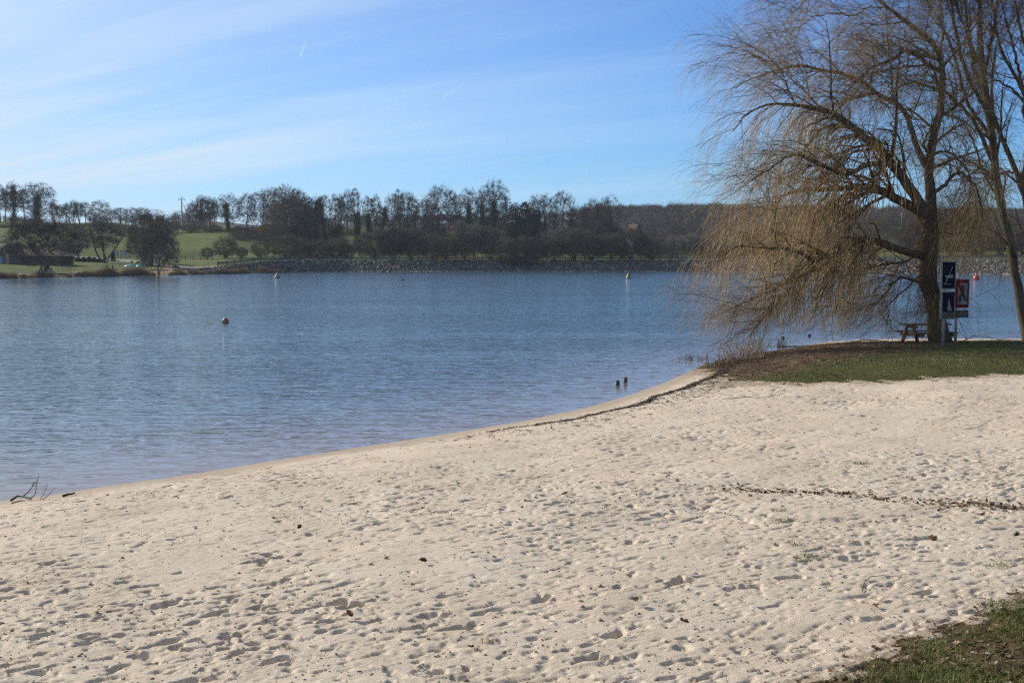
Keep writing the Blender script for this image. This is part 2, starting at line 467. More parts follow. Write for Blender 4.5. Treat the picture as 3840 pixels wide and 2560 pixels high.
for (qx, qy) in [(540, 2150), (1240, 2240), (1690, 2345), (680, 2530), (2540, 2180), (2790, 2200), (2960, 2165), (2480, 1850), (2470, 1915), (2110, 1865), (600, 2225), (2310, 2370), (960, 2060), (1030, 2455), (2220, 2460)]:
    p = ground(qx, qy, 0.5)
    stamp(p[0], p[1], rng.uniform(.11, .17), rng.uniform(.045, .07), rng.uniform(.2, .8), .055, .022, .16)
def sampleH(x, y):
    fx = np.clip((x - HX0) / RES, 0, HM - 1.01); fy = np.clip((y - HY0) / RES, 0, HN - 1.01)
    i, j = fy.astype(int), fx.astype(int); a, c = fy - i, fx - j
    return (H[i, j] * (1 - a) * (1 - c) + H[i + 1, j] * a * (1 - c) + H[i, j + 1] * (1 - a) * c + H[i + 1, j + 1] * a * c)
BANK = np.array([list(ground(*p)[:2]) for p in [(2630, 1374, .1), (2690, 1392, .2), (2760, 1408, .3), (2850, 1421, .35), (3000, 1427, .38), (3300, 1425, .4), (3600, 1419, .4), (3840, 1412, .42), (4500, 1402, .45)]]
                + [[60, 44.0], [34, 48.3]] + [list(ground(*p)[:2]) for p in [(3840, 1280, .40), (3600, 1279, .38), (3300, 1279, .3), (3080, 1287, .1)]]
                + [list(ground(*p)[:2]) for p in [(3010, 1294), (2930, 1308), (2860, 1314), (2820, 1323), (2740, 1340), (2690, 1352), (2640, 1358)]])
CORNER = np.array([list(ground(*p, .62)[:2]) for p in [(2900, 2700), (3060, 2558), (3150, 2520), (3260, 2470), (3330, 2440), (3480, 2385), (3560, 2330), (3660, 2300), (3750, 2250), (3840, 2205), (4500, 2000)]] + [[14, 3], [1.6, 3]])
BROWN = np.array([list(ground(*p)[:2]) for p in [(2600, 1372, .1), (2900, 1316, .1), (3090, 1282, .2), (3400, 1287, .4), (3480, 1300, .4), (3420, 1322, .4), (3150, 1352, .4), (2980, 1385, .4), (2800, 1412, .35), (2690, 1398, .2)]])
def base_h(P, s):
    z = np.interp(s, [-8, -1, 0, .35, 1.0, 1.25, 3, 8, 15], [-1.2, -.12, 0, .03, .085, .15, .27, .46, .55])
    bk = np.clip(signed(P, BANK) / 2.5, 0, 1)
    z = z + 0.14 * bk * np.clip(s / 3, 0, 1)
    ck = np.clip((signed(P, CORNER) + .25) / .9, 0, 1)
    z = z + 0.07 * ck
    y = P[:, 1]
    return z + 1.3 * np.clip((6.3 - y) / 6, 0, 1) ** 1.3
def near_z(x, y):
    P = np.array([[x, y]], float)
    return float(base_h(P, signed(P, LAND, SHORE))[0])

step = 0.0015
Dn = np.exp(np.arange(math.log(5.2), math.log(64), step))
Dn = np.concatenate([np.linspace(-8, 5.1, 30), Dn])
ths = np.concatenate([np.linspace(-1.9, -.56, 60), np.arange(-.55, .62, step), np.linspace(.63, 1.9, 60)])
TH, DN = np.meshgrid(ths, Dn)
XN = TH * np.maximum(DN, 5.2)
P = np.stack([XN.ravel(), DN.ravel()], -1)
s = signed(P, LAND, SHORE)
z = base_h(P, s)
sb = signed(P, BANK); scn_ = signed(P, CORNER)
calm = np.clip((s - .35) / .55, 0.04, 1) * np.clip(1 - sb / .8, 0.35, 1) * np.clip(1 - scn_ / .5, .45, 1)
fade = np.clip((45 - P[:, 1]) / 4, 0, 1)
z = z + sampleH(P[:, 0], P[:, 1]) * calm * fade * 1.05
V = np.stack([P[:, 0], P[:, 1], z], -1)
ny, nx = XN.shape; idx = np.arange(ny * nx).reshape(ny, nx)
Q = np.stack([idx[:-1, :-1], idx[:-1, 1:], idx[1:, 1:], idx[1:, :-1]], -1).reshape(-1, 4)
jit = 0.16 * np.sin(P[:, 0] * 3.1 + 2 * np.sin(P[:, 1] * 1.7)) * np.sin(P[:, 1] * 2.7) + .10 * np.sin(P[:, 0] * 9 + P[:, 1] * 5) + .05 * np.sin(P[:, 0] * 23 - P[:, 1] * 31)
grassy = np.maximum(sb + jit * 1.6, scn_ + jit)
fs = s[Q].max(1) > -2.5
fg = grassy[Q].mean(1) > 0
def sub(mask, name, mats):
    q = Q[mask]; used = np.unique(q); m = np.full(len(V), -1); m[used] = np.arange(len(used))
    me = mesh_np(name, V[used], m[q], True)
    return me, used
def litter_attr(P, s, grassy):
    a = np.clip(1 + grassy / np.where(P[:, 1] > 20, 2.2, .7), 0, 1) * (grassy < .02) * 0.8
    wr = np.exp(-((s - 1.15) / .14) ** 2) * (P[:, 1] > 21) * .9 + np.exp(-((s - 2.0) / .8) ** 2) * (P[:, 1] > 27) * .45
    return np.clip(a ** 1.5 + wr, 0, 1)
sm = bpy.data.materials.new("beach_sand"); sm.use_nodes = True
t = sm.node_tree; b = t.nodes['Principled BSDF']
g = N(t, 'ShaderNodeNewGeometry')
def noi(scale, detail=4.0, rough=0.6):
    n = N(t, 'ShaderNodeTexNoise', i_Scale=scale, i_Detail=detail, i_Roughness=rough); L(t, g.outputs['Position'], n.inputs['Vector']); return n.outputs[0]
c = ramp(t, noi(0.9, 5.0), [(0.3, (0.615, 0.507, 0.395)), (0.5, (0.685, 0.573, 0.455)), (0.72, (0.725, 0.62, 0.507))])
gr = ramp(t, noi(95.0, 3.0, 0.75), [(0.30, (0.50, 0.46, 0.42)), (0.46, (0.93, 0.92, 0.90)), (0.62, (1.05, 1.04, 1.02)), (0.75, (1.2, 1.19, 1.18))])
c = mixc(t, 1.0, c, gr, 'MULTIPLY')
spk = ramp(t, noi(38.0, 2.0, 0.5), [(0.27, (0.45, 0.36, 0.27)), (0.33, (1, 1, 1))])
c = mixc(t, 0.6, c, spk, 'MULTIPLY')
lat = N(t, 'ShaderNodeAttribute', attribute_name='litter')
lf = M(t, 'GREATER_THAN', M(t, 'MULTIPLY', lat.outputs['Fac'], 0.95), M(t, 'MULTIPLY_ADD', noi(7.0, 6.0, 0.75), 1.9, -0.48))
c = mixc(t, M(t, 'MULTIPLY', lf, 0.6), c, mixc(t, noi(30.0, 4.0, 0.8), (0.10, 0.062, 0.036), (0.36, 0.26, 0.17)))
wat = N(t, 'ShaderNodeAttribute', attribute_name='wet')
c = mixc(t, wat.outputs['Fac'], c, mixc(t, 1.0, c, (0.74, 0.69, 0.61), 'MULTIPLY'))
L(t, c, b.inputs['Base Color'])
L(t, M(t, 'MULTIPLY_ADD', wat.outputs['Fac'], -0.35, 0.9), b.inputs['Roughness'])
b.inputs['Specular IOR Level'].default_value = 0.2
bp = N(t, 'ShaderNodeBump', i_Strength=0.9, i_Distance=0.008); L(t, noi(85.0, 4.0, 0.8), bp.inputs['Height'])
L(t, bp.outputs[0], b.inputs['Normal'])
me, used = sub(fs & ~fg, "sand_beach", sm)
fattr(me, 'litter', litter_attr(P[used], s[used], grassy[used]))
fattr(me, 'wet', np.clip(1 - (s[used] - .30) / .55, 0, 1))
sand = link("beach", me, sm); tag(sand, kind='structure')

gm = bpy.data.materials.new("spit_soil"); gm.use_nodes = True
t = gm.node_tree; b = t.nodes['Principled BSDF']
b.inputs['Roughness'].default_value = 0.95; b.inputs['Specular IOR Level'].default_value = 0.1
g = N(t, 'ShaderNodeNewGeometry')
ga = N(t, 'ShaderNodeAttribute', attribute_name='green')
f = M(t, 'ADD', ga.outputs['Fac'], M(t, 'MULTIPLY_ADD', noi(1.6, 5.0, 0.7), 1.4, -0.7), clamp=True)
gc = ramp(t, noi(14.0, 4.0, 0.7), [(0.3, (0.045, 0.052, 0.016)), (0.55, (0.095, 0.10, 0.030)), (0.68, (0.17, 0.13, 0.07)), (0.78, (0.30, 0.24, 0.15))])
bc = ramp(t, noi(11.0, 5.0, 0.75), [(0.3, (0.055, 0.032, 0.020)), (0.5, (0.125, 0.078, 0.045)), (0.6, (0.20, 0.135, 0.085)), (0.72, (0.42, 0.33, 0.23))])
L(t, mixc(t, f, bc, gc), b.inputs['Base Color'])
bp = N(t, 'ShaderNodeBump', i_Strength=0.9, i_Distance=0.04); L(t, noi(22.0, 5.0, 0.75), bp.inputs['Height']); L(t, bp.outputs[0], b.inputs['Normal'])
me, used = sub(fs & fg, "spit", gm)
def green_at(P):
    br = signed(P, BROWN)
    return np.where(P[:, 1] > 20, np.clip(.5 - br / 1.6, 0, 1), .32)
fattr(me, 'green', green_at(P[used]))
spit = link("grassy_ground", me, gm); tag(spit, kind='structure')
# ------------------------------------------------------------------ branching wood
UP = np.array([0, 0, 1.0])
def unit(v): return v / np.maximum(np.linalg.norm(v, axis=-1, keepdims=True), 1e-9)
def walk(p0, d0, ln, K, grav, curl, wind=None):
    """polylines (n, K+1, 3) that start at p0 along d0; gravity and wind are added at every step"""
    n = len(p0); P = np.empty((n, K + 1, 3)); P[:, 0] = p0; d = unit(d0.copy())
    gv = UP * grav if np.isscalar(grav) else grav
    if callable(wind): wind = wind(n)
    for k in range(K):
        d = unit(d + gv + rng.normal(size=(n, 3)) * curl + (0 if wind is None else wind))
        P[:, k + 1] = P[:, k] + d * (ln / K)[:, None]
    return P
def sprout(P, Rd, n, t0, t1, ang, lenf, K, grav=0.0, curl=0.12, rf=0.55, taper=0.35, rmin=0.0, ltaper=0.55, absl=None, wind=None, prefer=None, tend=None):
    """n children on every polyline of P (N, K0+1, 3) with radii Rd (N, K0+1)"""
    Np, K0 = P.shape[0], P.shape[1] - 1
    Lp = np.linalg.norm(np.diff(P, axis=1), axis=2).sum(1)
    t = (np.arange(n)[None] + rng.uniform(0, 1, (Np, n))) / n
    t = (t0 + (t1 - t0) * t)
    f = t * K0; i = np.minimum(f.astype(int), K0 - 1); fr = (f - i)[..., None]
    r_ = np.arange(Np)[:, None]
    p = P[r_, i] * (1 - fr) + P[r_, i + 1] * fr
    tan = unit(P[r_, i + 1] - P[r_, i])
    r = Rd[r_, i] * (1 - fr[..., 0]) + Rd[r_, i + 1] * fr[..., 0]
    q = rng.normal(size=tan.shape)
    if prefer is not None: q = q + prefer
    q = unit(q - (q * tan).sum(-1, keepdims=True) * tan)
    a = R(ang) * rng.uniform(.65, 1.3, t.shape)[..., None]
    d = tan * np.cos(a) + q * np.sin(a)
    ln = (Lp[:, None] * lenf if absl is None else absl) * (1 - ltaper * t) * rng.uniform(.65, 1.25, t.shape)
    d, p, ln, r = d.reshape(-1, 3), p.reshape(-1, 3), np.broadcast_to(ln, t.shape).ravel(), r.ravel()
    Pc = walk(p, d, ln, K, grav, curl, wind)
    r0 = np.maximum(r * rf, rmin)
    Rc = np.maximum(r0[:, None] * np.linspace(1, taper, K + 1)[None], rmin * .6)
    return Pc, Rc
def tubes(P, Rd, sides=3):
    """all polylines as tubes: vertices and quads"""
    n, K1 = P.shape[:2]
    T = np.empty_like(P); T[:, 1:-1] = P[:, 2:] - P[:, :-2]; T[:, 0] = P[:, 1] - P[:, 0]; T[:, -1] = P[:, -1] - P[:, -2]
    T = unit(T)
    ref = np.where(np.abs(T[..., 2:3]) > .9, np.array([1.0, 0, 0]), UP)
    X = unit(np.cross(T, ref)); Y = np.cross(T, X)
    a = 2 * np.pi * np.arange(sides) / sides
    V = P[:, :, None] + (X[:, :, None] * np.cos(a)[:, None] + Y[:, :, None] * np.sin(a)[:, None]) * Rd[:, :, None, None]
    idx = np.arange(n * K1 * sides).reshape(n, K1, sides)
    A, B = idx[:, :-1], idx[:, 1:]
    Q = np.stack([A, np.roll(A, -1, 2), np.roll(B, -1, 2), B], -1).reshape(-1, 4)
    return V.reshape(-1, 3), Q
def join(parts):
    o = 0; Vs, Qs = [], []
    for V, Q in parts:
        Vs.append(V); Qs.append(Q + o); o += len(V)
    return np.vstack(Vs), np.vstack(Qs)
def leaves(Pts, size, nrm=None, aspect=0.6):
    """one small bent quad at every point"""
    n = len(Pts)
    a = unit(rng.normal(size=(n, 3))); b_ = unit(np.cross(a, rng.normal(size=(n, 3))))
    s = (size * rng.uniform(.6, 1.3, n))[:, None]
    V = np.stack([Pts - a * s * .5, Pts + b_ * s * aspect * .5, Pts + a * s * .5, Pts - b_ * s * aspect * .5], 1)
    return V.reshape(-1, 3), np.arange(n * 4).reshape(n, 4)

bark = tree_mat("bark", (0.108, 0.092, 0.077), (0.054, 0.046, 0.040))
twig = tree_mat("winter_twigs", (0.125, 0.099, 0.082), (0.066, 0.054, 0.048))
shrub_twig = tree_mat("shrub_twigs", (0.175, 0.130, 0.100), (0.082, 0.068, 0.056))
gold_twig = tree_mat("tan_leaves", (0.30, 0.19, 0.06), (0.16, 0.10, 0.04))
pale_twig = tree_mat("pale_twigs", (0.26, 0.22, 0.18), (0.14, 0.12, 0.10))
ivy_m = tree_mat("ivy_leaves", (0.045, 0.060, 0.018), (0.018, 0.028, 0.010))
ever_m = tree_mat("evergreen_leaves", (0.030, 0.045, 0.016), (0.012, 0.020, 0.009))

def trunk_line(H, frac, r, K=6, lean=0.02, n=1):
    P = walk(np.zeros((n, 3)), np.array([[0, 0, 1.0]] * n) + rng.normal(size=(n, 3)) * lean, np.full(n, H * frac), K, 0.05, 0.05)
    return P, np.array([np.linspace(r * 1.15, r * .35, K + 1)] * n)
def nodes_of(P, Rd, skip=1):
    T = np.empty_like(P); T[:, :-1] = P[:, 1:] - P[:, :-1]; T[:, -1] = T[:, -2]
    return P[:, skip:].reshape(-1, 3), unit(T)[:, skip:].reshape(-1, 3), Rd[:, skip:].ravel()
def reach(nodes, tg, K, bend=.45, sag=0.0, rl=.02, rmin=.02, rf=.7, wob=.08, down=1.6):
    """branches that leave the nearest lower node and grow to the target points"""
    pos, tan, rad = nodes
    best = np.empty(len(tg), int)
    for a in range(0, len(tg), 1500):
        d = tg[a:a + 1500, None] - pos[None]
        c = (d[..., 0] ** 2 + d[..., 1] ** 2 + np.where(d[..., 2] < 0, down, .75) * d[..., 2] ** 2)
        best[a:a + 1500] = c.argmin(1)
    p, tn = pos[best], tan[best]
    ln = np.linalg.norm(tg - p, axis=1)
    ctl = p + tn * (ln * bend)[:, None] + np.array([0, 0, 1]) * (ln * sag)[:, None]
    u = np.linspace(0, 1, K + 1)[None, :, None]
    P = (1 - u) ** 2 * p[:, None] + 2 * u * (1 - u) * ctl[:, None] + u * u * tg[:, None]
    P = P + rng.normal(size=P.shape) * (ln * wob)[:, None, None] * (u * (1.3 - u) * 2)
    r0 = np.clip(np.minimum(rl * ln + rmin, rad[best] * rf + .004), rmin, None)
    Rd = np.maximum(r0[:, None] * np.linspace(1, .35, K + 1)[None], rmin * .7)
    return P, Rd
def cat_nodes(*ns): return tuple(np.concatenate([n[i] for n in ns]) for i in range(3))
def crown_pts(n, c, rad, lumps=14, shell=.5, low=-1.0, fill=.68):
    """points of an uneven crown: lumps inside an ellipsoid, denser towards its outside"""
    L_ = unit(rng.normal(size=(lumps * 4, 3))); L_ = L_[L_[:, 2] > low][:lumps] * rng.uniform(.45, .82, (lumps, 1))[:len(L_[L_[:, 2] > low][:lumps])]
    k = rng.integers(0, len(L_), n)
    a = L_[k] + unit(rng.normal(size=(n, 3))) * (rng.uniform(0, 1, (n, 1)) ** .45) * rng.uniform(.22, .38, (lumps, 1))[k % lumps]
    b_ = unit(rng.normal(size=(n, 3))) * rng.uniform(shell, 1, (n, 1)) ** .6
    b_[:, 2] = np.where(b_[:, 2] < low, -b_[:, 2] * .5, b_[:, 2])
    q = np.where((rng.uniform(size=(n, 1)) < fill), b_ * .95, a)
    return np.asarray(c) + q * np.asarray(rad)
def build_crown(tr_, rr, c, rad, n1, n2, n3, n4, rt=.019, low=-.75, k1=.019, twl=.06, lumps=16):
    N0 = nodes_of(tr_, rr, 2)
    Hs = rad[2]
    P1, R1 = reach(N0, crown_pts(n1, c, np.array(rad) * .92, n1 + 4, .8, low, .5), 7, .35, .05, k1, .06, .75, .06, 3.0)
    N1 = cat_nodes(nodes_of(P1, R1, 2), tuple(x[-3:] for x in N0))
    P2, R2 = reach(N1, crown_pts(n2, c, rad, lumps, .5, low), 5, .5, .06, .017, .042, .75, .08)
    N2 = cat_nodes(N1, nodes_of(P2, R2, 1))
    P3, R3 = reach(N2, crown_pts(n3, c, np.array(rad) * 1.0, lumps, .45, low), 4, .55, .10, .012, .020, .75, .08)
    N3 = cat_nodes(nodes_of(P2, R2, 2), nodes_of(P3, R3, 1))
    k = rng.integers(0, len(N3[0]), n4)
    d = unit(N3[1][k] * .9 + rng.normal(size=(n4, 3)) * .34 + UP * .22 + unit(N3[0][k] - np.asarray(c)) * .25)
    P4 = walk(N3[0][k], d, Hs * twl * 2 * rng.uniform(.5, 1.3, n4), 2, .06, .15)
    R4 = np.full((n4, 1), rt) * np.array([[1, .8, .5]]) * rng.uniform(.7, 1.2, (n4, 1))
    tk = join([tubes(tr_, rr, 8), tubes(P1, R1, 5)])
    cr = join([tubes(P2, R2, 4), tubes(P3, R3, 3), tubes(P4, R4, 3)])
    return tk, cr, P1
def proto_oak(H=20, spread=1.0, ivy=0, slim=False, dense=1.0):
    fr = .56 if not slim else .80
    tr_, rr = trunk_line(H, fr, H * (.021 if not slim else .016))
    c = (0, 0, H * (.57 if not slim else .62)); rad = (H * .38 * spread, H * .38 * spread, H * .43) if not slim else (H * .20 * spread, H * .20 * spread, H * .36)
    m = (1 if not slim else .55) * dense
    tk, cr, P1 = build_crown(tr_, rr, c, rad, 13, int(110 * m), int(950 * m), int(10500 * m), rt=.0135, low=-.9)
    iv = None
    if ivy:
        k = int(3400 * ivy)
        t = rng.uniform(0.03, .98, k); i = np.minimum((t * 6).astype(int), 5); f = (t * 6 - i)[:, None]
        p = tr_[0, i] * (1 - f) + tr_[0, i + 1] * f
        p = p + rng.normal(size=(k, 3)) * np.array([1, 1, .6]) * H * .026 * (0.8 + .9 * np.sin(t * 9 + 1)[:, None] ** 2)
        nb_ = int(k * .8)
        b_ = rng.integers(0, len(P1), nb_); j = rng.integers(0, 4, nb_); fr = rng.uniform(0, 1, (nb_, 1))
        pb = P1[b_, j] * (1 - fr) + P1[b_, j + 1] * fr + rng.normal(size=(nb_, 3)) * H * .026
        iv = leaves(np.vstack([p, pb]), .42)
    return tk, cr, iv
def proto_shrub(H=8, n=16, W=9.0, dense=1.0, rt=.0125, low=-1.0, k1=.012):
    a = rng.uniform(0, 6.28, n)
    d = np.stack([np.cos(a) * .35, np.sin(a) * .35, np.ones(n)], -1)
    P0 = walk(rng.normal(size=(n, 3)) * [.28, .28, 0], d, np.full(n, H * .16), 4, .0, .06)
    R0 = np.array([np.linspace(H * .011, H * .008, 5)] * n)
    c = (0, 0, H * .50); rad = (W / 2, W / 2, H * .50)
    tk, cr, _ = build_crown(P0, R0, c, rad, n, int(90 * dense), int(750 * dense), int(8600 * dense), rt=rt, low=low, k1=k1, twl=.10, lumps=22)
    return tk, cr, None
def proto_group(H=16, stems=6, W=5.0, dense=1.0):
    n = stems
    p0 = rng.uniform(-1, 1, (n, 3)) * [.7, .7, 0]
    P1 = walk(p0, np.array([[0, 0, 1.0]] * n) + rng.normal(size=(n, 3)) * .13, H * rng.uniform(.75, .98, n), 6, .04, .05)
    R1 = np.array([np.linspace(H * .0095, H * .003, 7)] * n)
    c = (0, 0, H * .60); rad = (W / 2, W / 2, H * .38)
    N0 = nodes_of(P1, R1, 2)
    P2, R2 = reach(N0, crown_pts(int(130 * dense), c, rad, 14, .3, -.95), 5, .7, .25, .013, .03, .7, .05, 3.0)
    N1 = cat_nodes(nodes_of(P2, R2, 1), N0)
    P3, R3 = reach(N1, crown_pts(int(700 * dense), c, rad, 14, .3, -.95), 4, .6, .12, .010, .022, .7, .08)
    N3 = cat_nodes(nodes_of(P2, R2, 2), nodes_of(P3, R3, 1)); n4 = int(4500 * dense)
    k = rng.integers(0, len(N3[0]), n4)
    P4 = walk(N3[0][k], unit(N3[1][k] * .8 + rng.normal(size=(n4, 3)) * .4 + UP * .4), .9 * rng.uniform(.5, 1.4, n4), 2, .08, .12)
    R4 = np.full((n4, 1), .017) * np.array([[1, .8, .5]]) * rng.uniform(.7, 1.2, (n4, 1))
    return tubes(P1, R1, 6), join([tubes(P2, R2, 4), tubes(P3, R3, 3), tubes(P4, R4, 3)]), None
def proto_ever(H=12, W=5.0, k=9000, cone=False, dense=1.0):
    tr_, rr = trunk_line(H, .9, H * .016)
    P1, R1 = sprout(tr_, rr, 22, .10, 1, 70, .34 * W / 5, 4, -.02, .12, .5, .3, .04)
    if cone:
        t = rng.uniform(0, 1, k) ** .8; a = rng.uniform(0, 6.28, k); r = (1 - t) ** .8 * W * .5 * np.sqrt(rng.uniform(.35, 1, k)) * (.8 + .2 * np.sin(a * 5 + t * 20))
        pts = np.stack([np.cos(a) * r, np.sin(a) * r, .03 * H + t * H * .97], -1)
    else:
        c = np.array([[rng.uniform(-.36, .36) * W, rng.uniform(-.36, .36) * W, rng.uniform(.16, .84) * H] for _ in range(30)])
        c[:, :2] *= (1.25 - np.abs(c[:, 2:] / H - .42))
        i = rng.integers(0, 30, k); pts = c[i] + unit(rng.normal(size=(k, 3))) * (rng.uniform(.35, 1, (k, 1)) ** .5) * (W * .19)
    return join([tubes(tr_, rr, 6), tubes(P1, R1, 4)]), leaves(pts, H * .03 + .05), None
def proto_column(H=10):
    """trunk wrapped in ivy from the ground to the broken top"""
    tr_, rr = trunk_line(H, .95, H * .02)
    P1, R1 = sprout(tr_, rr, 16, .45, 1, 45, .16, 4, .06, .15, .4, .3, .03)
    P2, R2 = sprout(P1, R1, 6, .2, 1, 40, .5, 3, .05, .15, .6, .4, .02)
    k = 3800; t = rng.uniform(.16, .86, k); i = np.minimum((t * 6).astype(int), 5); f = (t * 6 - i)[:, None]
    p = tr_[0, i] * (1 - f) + tr_[0, i + 1] * f + rng.normal(size=(k, 3)) * [1, 1, .7] * (H * .055 * (.75 + .5 * np.sin(t * 17) ** 2))[:, None]
    return tubes(tr_, rr, 7), join([tubes(P1, R1, 4), tubes(P2, R2, 3)]), leaves(p, .38)

def extent(parts):
    V = np.vstack([p[0] for p in parts if p is not None]); 
    return V[:, 2].max(), np.percentile(np.abs(V[:, 0]), 98) * 2
PROTO = {}
def make(kind, names, fn, mats):
    tk, cr, iv = fn
    Hh, Ww = extent([tk, cr, iv])
    PROTO.setdefault(kind, []).append(dict(trunk=mesh_np("trunk", *tk, True), crown=mesh_np("crown", *cr), ivy=mesh_np("ivy", *iv) if iv is not None else None, H=Hh, W=Ww, mats=mats))
    p = PROTO[kind][-1]
    p['trunk'].materials.append(mats[0]); p['crown'].materials.append(mats[1])
    if p['ivy']: p['ivy'].materials.append(ivy_m)
for q in range(4): make('oak', 0, proto_oak(20, (1.05, .9, 1.15, 1.0)[q]), (bark, twig))
for q in range(2): make('ivyoak', 0, proto_oak(20, .95, ivy=1.0), (bark, twig))
for q in range(2): make('ivytall', 0, proto_oak(20, 1.0, ivy=.7, slim=True), (bark, twig))
for q in range(3): make('tall', 0, proto_oak(18, 1.05, slim=True), (bark, twig))
for q in range(3): make('group', 0, proto_group(15, 4 + q, 5.5, .8), (bark, twig))
for q in range(3): make('shrub', 0, proto_shrub(8, 14 + 3 * q, 9.0, 1.0), (bark, shrub_twig))
for q in range(3): make('broad', 0, proto_shrub(10, 9 + q, 10.5, 1.25, .014, -.75, .016), (bark, twig))
for q in range(3): make('lawn', 0, proto_shrub(10, 6 + q, 10.0, .8, .014, -.52, .022), (bark, twig))
make('gold', 0, proto_shrub(7, 14, 8.0), (bark, gold_twig))
for q in range(2): make('pale', 0, proto_group(10, 4, 4.0, .5), (pale_twig, pale_twig))
make('ever', 0, proto_ever(13, 9.5), (bark, ever_m))
make('cone', 0, proto_ever(6, 2.2, 5000, True), (bark, ever_m))
make('column', 0, proto_column(11), (bark, twig))
NAME = dict(oak='oak_tree', ivyoak='ivy_clad_tree', ivytall='ivy_clad_tree', tall='bare_tree', group='bare_tree', shrub='bare_shrub', broad='bare_shrub', lawn='lakeside_tree', gold='golden_shrub', pale='pale_sapling', ever='evergreen_tree', cone='conifer', column='ivy_column_tree')
CAT = dict(shrub='shrub', broad='shrub', gold='shrub', pale='sapling', ever='evergreen', cone='conifer')
TREES = []
def plant(kind, px, ytop, D, wpx, label, group=None, ybase=None, var=None, sink=0.0):
    p = PROTO[kind][(len(TREES) if var is None else var) % len(PROTO[kind])]
    if ybase is not None: D = hit(px, ybase)
    q = far(px, D)
    ztop = EYE + ray(px, ytop)[2] / ray(px, ytop)[1] * D
    hgt = max(1.0, ztop - q[2] + sink); wid = wpx * D / F
    sz = hgt / p['H']; sx = wid / p['W']
    o = thing(NAME[kind], label, CAT.get(kind, 'tree'), (q[0], q[1], q[2] - sink - .05), rng.uniform(0, 6.28), group, (sx, sx, sz))
    for nm in ('trunk', 'crown', 'ivy'):
        if p[nm]: link(nm, p[nm], None, o)
    TREES.append(o); return o
